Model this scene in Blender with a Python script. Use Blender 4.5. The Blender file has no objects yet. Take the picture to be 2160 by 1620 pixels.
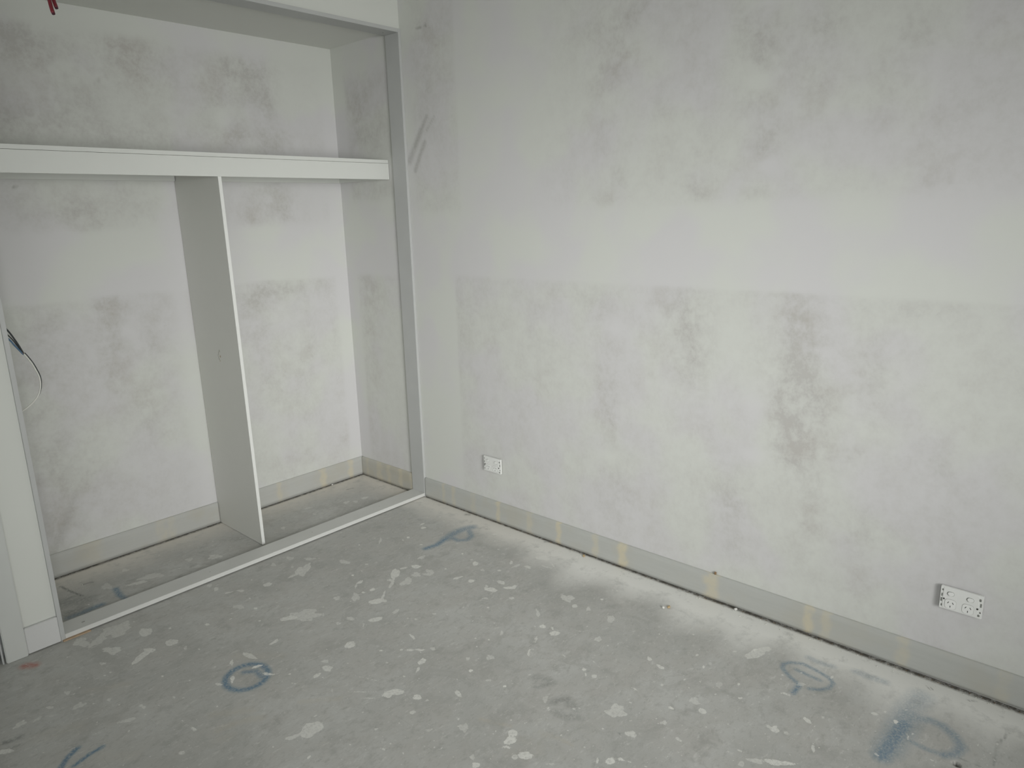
import bpy, bmesh, math, random
import numpy as np
from mathutils import Vector, Matrix
random.seed(4); rng = np.random.default_rng(4)
scene = bpy.context.scene
col = scene.collection

# ------------------------------------------------------------ camera, sky, light, exposure
CX, CY, CZ = -2.4933, -2.9630, 1.5574
YAW, PIT, ROL, FPX = -0.829959, -0.233191, -0.027026, 1509.3
fw = Vector((math.cos(PIT)*math.sin(-YAW), math.cos(PIT)*math.cos(YAW), math.sin(PIT)))
r0 = Vector((math.cos(YAW), math.sin(YAW), 0)); u0 = r0.cross(fw)
rt = math.cos(ROL)*r0 + math.sin(ROL)*u0
up = -math.sin(ROL)*r0 + math.cos(ROL)*u0
cam = bpy.data.objects.new('camera', bpy.data.cameras.new('camera')); col.objects.link(cam)
m = Matrix((rt, up, -fw)).transposed().to_4x4(); m.translation = (CX, CY, CZ)
cam.matrix_world = m
cam.data.sensor_width = 36.0; cam.data.lens = 36.0*FPX/2160.0
cam.data.clip_start = 0.02
scene.camera = cam

world = bpy.data.worlds.new('World'); scene.world = world; world.use_nodes = True
bg = world.node_tree.nodes['Background']
bg.inputs[0].default_value = (0.93, 0.97, 1.0, 1); bg.inputs[1].default_value = 0.35

WIN = (-3.45, -1.05, 0.15, 2.10)          # daylight opening behind the camera: x0, x1, z0, z1
REAR = -5.2
LIGHTS = [('window_daylight', ((-2.5, -5.1, 1.35), (-.25, -.6, 1.1), 1.6, 1.3, 19.4, 60)),  # rear window light, beam narrowed and aimed so the frame corners darken
          ('rear_fill_high', ((-2.0, -5.1, 1.8), (-.3, -.4, .1), 1.2, 1.0, 7.2, 52)),  # second rear lamp, added to balance the brightness
          ('side_fill', ((-3.6, -3.6, 1.5), (-.1, -.9, .9), 1.2, 1.2, 14, 180)),  # wide fill lamp added at the side, lifts the right-hand surfaces
          ('side_fill_beam', ((-3.6, -1.6, 1.6), (-.1, -1.0, .8), 1.0, 1.2, 2.6, 60))]  # weaker fill lamp added beside it, narrow beam onto the right wall
def area(name, loc, target, w, h, power, spread, color=(1, 1, 0.985)):
    l = bpy.data.lights.new(name, 'AREA'); l.shape = 'RECTANGLE'
    l.size = w; l.size_y = h; l.energy = power; l.color = color; l.spread = math.radians(spread)
    o = bpy.data.objects.new(name, l); col.objects.link(o)
    o.location = loc; o.rotation_euler = (Vector(target)-Vector(loc)).to_track_quat('-Z', 'Y').to_euler()
for nm_, args_ in LIGHTS: area(nm_, *args_)
scene.view_settings.view_transform = 'Standard'; scene.view_settings.look = 'None'
scene.view_settings.gamma = 1.0; scene.view_settings.use_curve_mapping = False
scene.view_settings.exposure = -0.20

# ------------------------------------------------------------ room dimensions (metres)
D, J, HC, HO, HT = .603, .1036, 2.461, 2.442, 2.460
T, XL, ZS = .0155, -1.8485, .0238
SY, SZ, SB, CZL = .1545, 1.8507, 1.752, 1.7534
DX, DY = -.934, .1597
SK = .1148
ROOM_Z, XW = 2.72, -3.7
PLY = .010                                 # plaster face of the wardrobe wall

SPLATS=[[-1.7573,-0.2148,0.0254,-0.0223,-0.0076,-0.0248,0.45],[-1.6254,-0.1853,0.02,-0.0174,-0.0103,-0.0297,0.5],[-1.6923,-0.0791,0.0539,-0.0051,-0.0091,-0.0451,0.35],[-1.7696,-0.1039,0.0329,0.0102,-0.003,-0.0274,0.35],[-1.8154,-0.0652,0.02,-0.024,-0.0103,-0.0327,0.35],[-1.7013,-0.3434,0.0417,0.0196,-0.0015,-0.0187,0.6],[-1.6656,-0.3247,0.0148,-0.0177,-0.0062,-0.0158,0.6],[-1.5888,-0.3373,0.0197,-0.0118,-0.0075,-0.0226,0.5],[-1.3289,-0.6413,0.0224,0.0057,-0.0018,-0.0084,0.6],[-1.4426,-0.3224,0.0057,-0.0069,-0.0048,-0.0101,0.7],[-1.5023,-0.6409,0.0045,-0.0054,-0.0083,-0.0163,0.6],[-1.4374,-0.6517,0.0084,-0.0332,-0.0094,-0.0113,0.5],[-1.8111,-0.2762,0.0095,-0.0114,-0.0032,-0.0094,0.4],[-1.9537,-0.3641,0.0079,-0.0094,-0.0034,-0.0114,0.4],[-2.0174,-0.4037,0.0087,-0.0103,-0.0023,-0.0082,0.35],[-2.1081,-0.4231,0.018,0.0004,-0.0008,-0.0134,0.4],[-2.0611,-0.4385,0.0145,0.0032,-0.0003,-0.0077,0.3],[-1.9497,-0.4693,0.0218,0.0001,-0.0015,-0.0137,0.35],[-1.8742,-0.6713,0.0302,-0.0134,-0.0018,-0.0079,0.4],[-1.8124,-0.6383,0.0053,-0.0167,-0.0042,-0.0064,0.4],[-1.749,-0.8779,0.0043,-0.0134,-0.005,-0.0065,0.6],[-1.8203,-0.9551,0.0095,-0.0047,-0.0024,-0.0088,0.5],[-2.1722,-0.5305,0.0175,-0.0117,-0.0021,-0.0136,0.6],[-1.5069,-1.1673,0.0374,-0.0068,-0.0093,-0.0302,0.55],[-1.5649,-1.1527,0.0245,-0.0123,-0.0034,-0.0083,0.45],[-1.5785,-1.2666,0.0083,0.0005,-0.0009,-0.0053,0.8],[-1.2957,-0.9382,0.0128,-0.0153,-0.0094,-0.0141,0.55],[-1.3425,-0.9452,0.0142,0.0004,-0.0031,-0.0106,0.6],[-1.2753,-0.8977,0.0093,-0.0111,-0.0054,-0.0081,0.4],[-1.3991,-0.8639,0.0044,-0.0052,-0.0029,-0.0048,0.5],[-1.5906,-0.7239,0.007,-0.0141,-0.0042,-0.0068,0.6],[-1.5474,-0.7351,0.0034,-0.0068,-0.0121,-0.0187,0.8],[-1.4535,-0.7326,0.0169,-0.0071,-0.0029,-0.0076,0.8],[-1.45,-0.8032,0.0129,-0.0202,-0.004,-0.0063,0.7],[-1.4188,-0.9219,0.0071,-0.0085,-0.0023,-0.0038,0.5],[-1.2001,-0.5397,0.0363,-0.0217,-0.0077,-0.0156,0.6],[-1.3483,-1.0452,0.0022,-0.0014,-0.0165,-0.0308,0.35],[-1.6987,-0.5246,0.0029,-0.0035,-0.0019,-0.0046,0.6],[-1.8116,-0.3549,0.0034,-0.004,-0.0017,-0.005,0.5],[-1.873,-0.5171,0.0049,-0.0058,-0.0031,-0.0088,0.4],[-1.7235,-0.6733,0.0042,-0.005,-0.0025,-0.0058,0.4],[-1.8221,-0.6889,0.002,-0.0024,-0.0016,-0.004,0.6],[-1.5694,-0.4164,0.0047,-0.0056,-0.0063,-0.0143,0.35],[-1.5497,-0.2335,0.0041,-0.0049,-0.0029,-0.0069,0.6],[-0.988,-0.8139,0.0236,-0.0145,-0.0081,-0.013,0.6],[-1.0517,-0.7334,0.007,-0.0163,-0.006,-0.0069,0.4],[-0.882,-0.9382,0.004,-0.0049,-0.0045,-0.0053,0.4],[-1.1564,-0.8804,0.02,-0.005,-0.0087,-0.019,0.65],[-1.1047,-0.9999,0.0057,-0.0068,-0.0037,-0.0048,0.8],[-0.9715,-1.0219,-0.0067,-0.0287,-0.0053,-0.0017,0.6],[-1.0343,-1.0783,0.0113,-0.0136,-0.0045,-0.0054,0.6],[-1.0079,-1.1099,0.0132,-0.0158,-0.0045,-0.0053,0.6],[-1.0519,-1.0541,0.0045,-0.0054,-0.0038,-0.0047,0.5],[-1.05,-1.1672,0.0177,-0.0006,-0.006,-0.0142,0.7],[-1.0895,-1.1916,0.0105,0.0058,0.0002,-0.0072,0.6],[-1.1049,-1.2011,0.0029,-0.0034,-0.0029,-0.0034,0.6],[-0.9725,-1.14,0.0068,-0.0081,-0.0066,-0.0074,0.4],[-1.1368,-1.0751,0.0037,-0.0044,-0.0035,-0.0045,0.7],[-1.1461,-1.1862,0.0043,-0.0051,-0.0034,-0.0041,0.6],[-1.2371,-1.0955,0.0259,-0.0615,-0.0024,-0.0024,0.4],[-1.2234,-1.2259,0.0242,-0.0219,-0.0098,-0.0136,0.65],[-1.2493,-1.2204,0.0075,-0.0154,-0.009,-0.009,0.65],[-1.2934,-1.1401,0.0347,-0.0412,-0.002,-0.0027,0.35],[-1.1899,-1.3047,0.0096,-0.0113,-0.0089,-0.0104,0.7],[-1.2955,-1.1867,0.0205,-0.0244,-0.0025,-0.0033,0.35],[-1.0896,-1.3976,-0.0028,-0.0192,-0.0097,-0.0028,0.6],[-1.1811,-1.3423,0.0094,-0.0064,-0.0023,-0.0033,0.5],[-1.2495,-1.3509,0.0091,-0.0063,-0.0047,-0.007,0.5],[-0.9759,-1.3412,0.0069,-0.0047,-0.005,-0.0063,0.8],[-0.9737,-1.4255,0.0088,-0.0104,-0.0049,-0.0048,0.4],[-0.9607,-1.4896,0.0038,-0.0045,-0.0043,-0.004,1.0],[-0.8757,-1.339,0.0092,-0.011,-0.0109,-0.0105,0.4],[-0.8243,-1.2152,0.0031,-0.0037,-0.0037,-0.0037,0.8],[-0.7989,-1.2587,0.0031,-0.0037,-0.0037,-0.0036,0.8],[-0.6008,-1.3595,0.0078,-0.0094,-0.01,-0.0083,0.7],[-0.5859,-1.3945,-0.0074,-0.0115,-0.0038,0.0003,0.6],[-0.6083,-1.4227,0.0155,-0.0137,-0.0109,-0.0097,0.7],[-0.683,-1.393,0.0009,-0.0066,-0.0189,-0.0102,0.5],[-0.7598,-1.4255,0.0019,-0.0044,-0.0195,-0.0135,0.6],[-0.7387,-1.4249,0.0056,-0.0067,-0.003,-0.0025,0.5],[-0.6945,-1.5337,-0.0068,-0.0146,-0.003,-0.0002,0.5],[-0.5335,-1.5726,0.0083,-0.01,-0.0149,-0.0106,0.4],[-0.3878,-1.5295,0.0099,-0.0119,-0.0185,-0.0127,0.35],[-0.7138,-1.6401,0.005,-0.0059,-0.0086,-0.0064,0.7],[-0.7331,-1.6625,0.0018,-0.0021,-0.0084,-0.0062,0.7],[-0.723,-1.6907,0.0063,-0.0075,-0.0098,-0.0071,0.5],[-0.5164,-1.7837,-0.0016,-0.0111,-0.0105,-0.0025,0.6],[-0.5318,-1.8365,-0.0026,-0.0178,-0.0085,-0.0019,0.6],[-0.6615,-1.6533,-0.0068,-0.0169,-0.0031,-0.0003,0.4],[-0.8218,-1.8484,0.0211,-0.025,-0.0234,-0.0158,0.45],[-0.899,-1.7393,0.0049,-0.0058,-0.0048,-0.0037,0.5],[-0.9521,-1.6729,0.0033,-0.0039,-0.0041,-0.0034,0.5],[-0.924,-1.6378,0.006,-0.0072,-0.0121,-0.01,0.3],[-1.1915,-1.5291,0.009,-0.0106,-0.0137,-0.0141,0.35],[-1.1388,-1.6767,0.0186,-0.0076,-0.0093,-0.0142,0.75],[-1.1097,-1.6615,0.011,-0.013,-0.0102,-0.0092,0.65],[-1.1654,-1.6893,0.0066,-0.013,-0.0042,-0.003,0.7],[-1.1554,-1.7529,0.0145,-0.0171,-0.0123,-0.0107,0.7],[-1.1797,-1.734,0.006,-0.0071,-0.0093,-0.0084,0.5],[-1.2775,-1.6671,0.0084,-0.0098,-0.0078,-0.0078,0.7],[-1.2614,-1.6379,0.0045,-0.0054,-0.0089,-0.0089,0.4],[-0.8787,-1.9417,0.006,-0.018,-0.0115,-0.0048,0.55],[-1.0124,-1.9551,0.0095,-0.0112,-0.0112,-0.0077,0.75],[-0.9864,-1.9761,0.002,-0.0089,-0.0065,-0.0023,0.7],[-0.9794,-1.9987,0.0108,-0.0246,-0.0023,-0.001,0.5],[-1.0361,-1.9271,0.002,-0.0041,-0.0099,-0.0053,0.6],[-0.6968,-1.9733,0.0003,-0.0112,-0.0059,-0.0015,0.7],[-0.7705,-1.9907,0.0079,-0.0094,-0.0075,-0.0044,0.45],[-0.6143,-1.8928,0.0041,-0.0049,-0.0058,-0.0034,0.5],[-1.2981,-1.54,0.008,-0.0032,-0.0022,-0.0041,0.6],[-1.0235,-1.7813,0.0007,-0.0029,-0.0073,-0.0032,0.6],[-1.1351,-1.8297,0.0089,-0.0105,-0.0038,-0.0031,0.35],[-1.3744,-1.3239,0.0039,-0.0046,-0.0035,-0.0046,0.4],[-1.2692,-1.4537,0.0099,-0.007,-0.0032,-0.0047,0.3],[-0.6918,-1.8352,0.0003,-0.011,-0.0046,-0.0014,0.5],[-0.8067,-2.0634,-0.0008,-0.0119,-0.0053,-0.0009,0.5],[-0.6271,-1.4809,0.003,-0.0036,-0.004,-0.0031,0.6],[-1.0392,-1.3394,0.0021,-0.0025,-0.003,-0.0031,0.7],[-1.324,-1.4942,0.0016,-0.0018,-0.0044,-0.005,0.6],[-1.1684,-1.5996,0.0016,-0.0019,-0.004,-0.0038,0.5],[-1.0426,-0.8098,0.0032,-0.0039,-0.0081,-0.011,0.4],[-0.9325,-1.2828,0.0055,-0.0066,-0.006,-0.0061,0.4],[-0.5351,-1.4891,0.0065,-0.0137,-0.0045,-0.0028,0.4],[-0.7366,-1.2683,0.0009,-0.0061,-0.012,-0.0072,0.4],[-0.2443,-2.058,0.0529,-0.0196,-0.0181,-0.0137,0.5],[-0.1943,-2.0746,0.0073,-0.0155,-0.0135,-0.0046,0.5],[-0.2279,-2.0479,0.0176,-0.0094,-0.0071,-0.0045,0.85],[-0.3119,-2.4732,0.0061,-0.0097,-0.0087,-0.002,0.6],[-0.4762,-2.3256,-0.0048,-0.0144,-0.0099,-0.0,0.65],[-0.5789,-2.264,0.006,-0.013,-0.0142,-0.0042,0.65],[-0.5783,-2.2454,-0.0014,-0.0092,-0.0059,-0.0005,0.5],[-0.5718,-2.2968,0.0015,-0.0107,-0.0058,-0.001,0.45],[-0.308,-2.5335,0.0053,-0.0062,-0.0106,-0.0028,0.9],[-0.3605,-2.5796,0.0021,-0.0025,-0.0179,-0.0044,0.6],[-0.7046,-2.3266,0.0225,-0.0408,-0.0094,-0.0029,0.7],[-0.7411,-2.2743,0.0112,-0.023,-0.0088,-0.0027,0.4],[-0.7789,-2.2486,0.0058,-0.0069,-0.0125,-0.0058,0.35],[-0.5841,-2.3815,0.0045,-0.0034,-0.0162,-0.0081,0.6],[-0.5703,-2.3948,0.003,-0.0035,-0.0032,-0.0011,0.8],[-0.4904,-2.5262,-0.0019,-0.0098,-0.005,0.0001,0.6],[-0.665,-2.2284,0.0021,-0.0025,-0.0044,-0.002,0.8],[-0.6455,-2.0573,-0.0018,-0.0151,-0.0112,-0.0017,0.6],[-0.6171,-2.0143,0.0024,-0.0172,-0.0153,-0.0044,0.35],[-0.5089,-2.1222,0.0059,-0.007,-0.0044,-0.002,0.6],[-0.3963,-2.2191,0.0057,-0.0132,-0.0049,-0.0014,0.6],[-0.3928,-2.2344,0.0039,-0.0047,-0.0062,-0.0024,0.6],[-0.4354,-1.9517,0.0035,-0.0042,-0.0065,-0.0034,0.7],[-0.5155,-1.9806,0.0024,-0.0028,-0.0091,-0.0048,0.7],[-0.4463,-2.0864,0.0041,-0.0048,-0.0062,-0.0029,0.6],[-0.732,-2.222,0.0015,-0.0085,-0.004,-0.0009,0.6],[-0.7586,-2.1976,0.0036,-0.0042,-0.003,-0.0014,0.6],[-0.4305,-2.3575,0.0047,-0.0056,-0.0058,-0.002,0.4],[-0.3134,-2.2446,0.0084,-0.01,-0.0106,-0.004,0.35],[-0.2098,-2.3094,0.0164,-0.0024,-0.0031,-0.0034,0.6],[-0.2798,-2.4965,0.0038,-0.0045,-0.0047,-0.0013,0.6],[-0.4884,-2.3516,0.0046,-0.0055,-0.0035,-0.0013,0.6],[-0.2625,-2.7407,0.0024,-0.0028,-0.0073,-0.0013,0.6],[-0.222,-2.7834,0.0035,-0.0042,-0.006,-0.0009,0.4],[-0.0235,-2.7945,0.0063,-0.0153,-0.009,-0.0005,0.3],[-0.4058,-2.5717,0.0027,-0.0031,-0.0042,-0.0011,0.9],[-0.3348,-2.584,0.0036,-0.0043,-0.0044,-0.0011,0.6],[-0.2812,-1.9945,0.0058,-0.0069,-0.0036,-0.0017,0.5],[-0.3878,-1.9009,0.0104,-0.0021,-0.0039,-0.0042,0.5],[-0.4923,-2.038,0.0068,-0.008,-0.0152,-0.0075,0.25],[-0.4038,-1.9613,0.0035,-0.0042,-0.0083,-0.0042,0.3],[-0.5947,-0.6011,0.0134,-0.0165,-0.0115,-0.0135,0.65],[-0.6982,-0.5789,0.0336,0.0176,-0.0065,-0.0304,0.6],[-0.7596,-0.6339,-0.0005,-0.0099,-0.0377,-0.0262,0.5],[-0.8513,-0.6898,0.0004,-0.0071,-0.0282,-0.0222,0.6],[-0.8994,-0.7052,0.027,-0.0161,-0.0107,-0.0169,0.6],[-0.8765,-0.7273,0.0082,-0.01,-0.0069,-0.0088,0.5],[-0.6414,-0.5669,0.0178,-0.0084,-0.005,-0.0074,0.5],[-0.7515,-0.6055,0.0078,-0.0095,-0.0069,-0.0087,0.5],[-0.6438,-0.6608,0.0132,-0.0161,-0.0128,-0.015,0.35],[-0.7126,-0.6744,0.0369,0.0033,-0.0097,-0.0211,0.38],[-0.5854,-0.6877,0.0025,-0.0244,-0.0146,-0.0115,0.35],[-0.6103,-0.6951,0.0132,-0.0161,-0.0075,-0.0085,0.35],[-0.8463,-0.5177,0.019,0.0025,-0.0044,-0.0111,0.6],[-0.877,-0.5329,-0.0002,-0.007,-0.0145,-0.0111,0.5],[-0.8276,-0.4406,0.004,-0.0049,-0.0059,-0.0082,0.8],[-0.8505,-0.6146,0.0112,-0.0041,-0.006,-0.0104,0.7],[-0.8902,-0.6028,0.0063,-0.0077,-0.0039,-0.0053,0.6],[-0.9342,-0.6087,0.0104,-0.0127,-0.0194,-0.0268,0.38],[-0.779,-0.3044,0.0103,-0.0272,-0.0106,-0.0128,0.4],[-0.7264,-0.4046,0.0068,-0.0084,-0.0046,-0.0061,0.4],[-0.9939,-0.5559,0.0084,-0.0101,-0.0073,-0.0106,0.4],[-0.5191,-0.5534,0.0196,-0.0032,-0.008,-0.013,0.4],[-0.2974,-0.3095,0.0109,-0.0089,-0.0083,-0.0102,0.6],[-0.2688,-0.2705,0.0136,-0.0014,-0.004,-0.0063,0.6],[-0.4204,-0.337,0.0049,-0.006,-0.0091,-0.0109,0.7],[-0.456,-0.3396,0.0034,-0.0042,-0.0044,-0.0054,0.7],[-0.5331,-0.2579,0.0006,-0.0073,-0.0256,-0.024,0.4],[-0.4331,-0.4484,0.0067,-0.0082,-0.0044,-0.0051,0.5],[-0.401,-0.7919,0.009,-0.011,-0.0136,-0.0136,0.6],[-0.5275,-0.8916,0.0094,-0.0115,-0.0104,-0.0105,0.6],[-0.5449,-0.8253,0.0233,-0.0088,-0.0057,-0.0077,0.5],[-0.5237,-0.7225,0.004,-0.0049,-0.0049,-0.0053,0.6],[-0.3805,-0.9226,0.0061,-0.0075,-0.0062,-0.0058,0.5],[-0.4257,-0.8606,0.0062,-0.0075,-0.0072,-0.007,0.4],[-0.2914,-0.9146,0.0004,-0.0077,-0.0189,-0.0119,0.5],[-0.3002,-0.9527,0.0237,-0.0053,-0.0061,-0.0077,0.35],[-0.2738,-1.0011,0.0053,-0.0153,-0.0104,-0.0075,0.45],[-0.1645,-0.9989,0.0155,-0.0285,-0.018,-0.0137,0.45],[-0.2198,-1.0673,0.0047,-0.0264,-0.0048,-0.003,0.4],[-0.1909,-1.0797,-0.0145,-0.026,-0.0043,-0.0007,0.4],[-0.1214,-0.6487,0.0097,-0.012,-0.0102,-0.0097,0.35],[-0.4646,-1.0598,0.0167,-0.0204,-0.0076,-0.007,0.65],[-0.4472,-1.0707,0.0145,-0.0037,-0.0084,-0.0109,0.6],[-0.4539,-1.0004,0.0019,-0.0238,-0.0116,-0.0074,0.5],[-0.5261,-1.0093,0.0112,-0.0294,-0.0138,-0.011,0.6],[-0.5207,-0.9813,0.005,0.0001,-0.0108,-0.0186,0.5],[-0.5218,-1.1249,0.0082,-0.0099,-0.0063,-0.0057,0.5],[-0.5925,-1.0391,0.0082,-0.0099,-0.0062,-0.006,0.4],[-0.3736,-1.3048,0.017,-0.0206,-0.021,-0.0163,0.42],[-0.403,-1.3631,0.0071,-0.0086,-0.0121,-0.0092,0.5],[-0.3862,-1.42,0.0051,-0.0062,-0.013,-0.0095,0.4],[-0.292,-1.4192,0.0048,-0.0058,-0.0059,-0.0042,0.6],[-0.54,-1.2824,0.0064,-0.0041,-0.0195,-0.0198,0.4],[-0.3915,-1.5316,0.0096,-0.0115,-0.0162,-0.0111,0.35],[-0.637,-1.0981,0.0048,-0.0058,-0.0042,-0.0041,0.5],[-0.8095,-0.9655,0.0048,-0.0058,-0.0038,-0.0043,0.6],[-0.8812,-0.937,0.0035,-0.0043,-0.0044,-0.0051,0.5],[-0.8987,-0.8306,0.018,0.0009,-0.0039,-0.0093,0.4],[-0.9862,-0.8136,0.0239,-0.0125,-0.0077,-0.0127,0.6],[-1.0481,-0.7302,0.0059,-0.0197,-0.006,-0.0063,0.5],[-1.0975,-0.7225,0.0071,-0.0085,-0.0051,-0.0074,0.4],[-0.7472,-1.1228,0.0023,-0.0028,-0.0031,-0.0031,0.6],[-0.5999,-1.3562,0.0103,-0.0067,-0.0081,-0.0082,0.7],[-0.5875,-1.3959,0.0038,-0.0012,-0.0089,-0.0108,0.6],[-0.6061,-1.4222,0.0127,-0.0153,-0.0104,-0.0083,0.6],[-1.0446,-0.8118,0.0027,-0.0033,-0.004,-0.0053,0.6],[-0.7797,-1.0104,0.0024,-0.0029,-0.0031,-0.0033,0.6],[-0.7049,-1.1271,0.0027,-0.0033,-0.0032,-0.0031,0.6],[-0.6265,-0.2124,0.0029,-0.0036,-0.0041,-0.0056,0.7],[-0.3715,-0.6732,0.0037,-0.0045,-0.0044,-0.0045,0.6],[-0.1951,-1.428,0.0033,-0.004,-0.0053,-0.0035,0.4],[-1.1448,0.2272,0.0229,-0.019,-0.0107,-0.0241,0.4],[-1.237,0.2937,0.0112,-0.0137,-0.008,-0.0178,0.3],[-1.4897,0.2519,0.0394,-0.0162,-0.0034,-0.0117,0.45],[-1.4216,0.2659,0.0418,-0.0217,-0.0086,-0.0265,0.3],[-1.2315,0.1848,0.0328,-0.017,-0.0051,-0.0134,0.22],[-1.5898,0.3276,0.0168,-0.0205,-0.0086,-0.0251,0.25],[-1.4756,0.4241,0.0131,-0.0161,-0.005,-0.0135,0.3],[-0.9463,-0.2236,0.0479,0.0167,-0.0113,-0.0386,0.42],[-1.0022,-0.236,0.0259,-0.0029,-0.0043,-0.0104,0.4],[-1.1204,-0.2183,0.0183,-0.0058,-0.0069,-0.0164,0.5],[-0.9211,-0.0712,0.0132,-0.0163,-0.008,-0.0133,0.3],[-0.8657,-0.1507,0.0154,-0.0189,-0.009,-0.0142,0.3],[-0.7778,-0.3043,0.0152,-0.0186,-0.0076,-0.0109,0.35],[-0.8302,-0.4419,0.0038,-0.0046,-0.0056,-0.0078,0.8],[-1.286,-0.0777,0.011,-0.0033,-0.0056,-0.0157,0.5],[-1.2656,-0.1488,0.0209,-0.0095,-0.0025,-0.0063,0.5],[-1.2237,-0.1767,0.0102,-0.0124,-0.0049,-0.0094,0.45],[-1.1554,-0.574,0.043,-0.0374,-0.0167,-0.0293,0.38],[-1.1265,-0.5495,0.0292,-0.0173,-0.0075,-0.0145,0.35],[-1.2946,-0.2938,0.0156,-0.0189,-0.0079,-0.0151,0.32],[-1.2554,-0.3623,0.0054,-0.0066,-0.0046,-0.0084,0.6],[-1.2932,-0.4623,0.0038,-0.0045,-0.0033,-0.0059,0.6],[-1.4416,-0.3241,0.0053,-0.0063,-0.0039,-0.0082,0.6],[-1.3369,-0.3208,0.0039,-0.0047,-0.0027,-0.0053,0.5],[-1.1019,-0.6218,0.0023,-0.0027,-0.0074,-0.0112,0.4],[-1.046,-0.731,0.0077,-0.0179,-0.0062,-0.0071,0.4],[-1.0994,-0.7238,0.0056,-0.0067,-0.0048,-0.007,0.4],[-1.1447,-0.124,0.0033,-0.0041,-0.004,-0.0074,0.5],[-1.2312,-0.2658,0.0028,-0.0034,-0.003,-0.0056,0.6],[-1.5489,-0.2348,0.003,-0.0036,-0.0022,-0.0053,0.6],[-0.9616,-0.157,0.0052,-0.0063,-0.0061,-0.0101,0.3],[-0.99,-0.5548,0.0152,-0.0027,-0.0061,-0.0132,0.35],[-1.2896,-0.0241,0.0119,-0.0009,-0.0042,-0.0135,0.35],[-1.0064,-0.0688,0.0078,-0.0096,-0.009,-0.0156,0.3],[-0.7606,0.2617,0.0079,-0.0098,-0.0087,-0.0147,0.35],[-0.5552,0.2865,0.0064,-0.008,-0.008,-0.0123,0.3],[-0.3094,0.2558,0.0085,-0.0107,-0.0092,-0.0127,0.35],[-0.2409,0.2623,0.0204,-0.0093,-0.0088,-0.0135,0.4],[-0.3481,0.2892,0.0165,-0.0076,-0.0083,-0.0135,0.35],[-0.5034,0.1527,0.0154,-0.0005,-0.0056,-0.011,0.25],[-0.5325,0.3867,0.0256,-0.0117,-0.0056,-0.0102,0.25],[-0.5574,0.2201,0.0063,-0.0079,-0.0079,-0.012,0.2],[-0.26,0.1038,0.0165,-0.0078,-0.0074,-0.011,0.25]]
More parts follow.
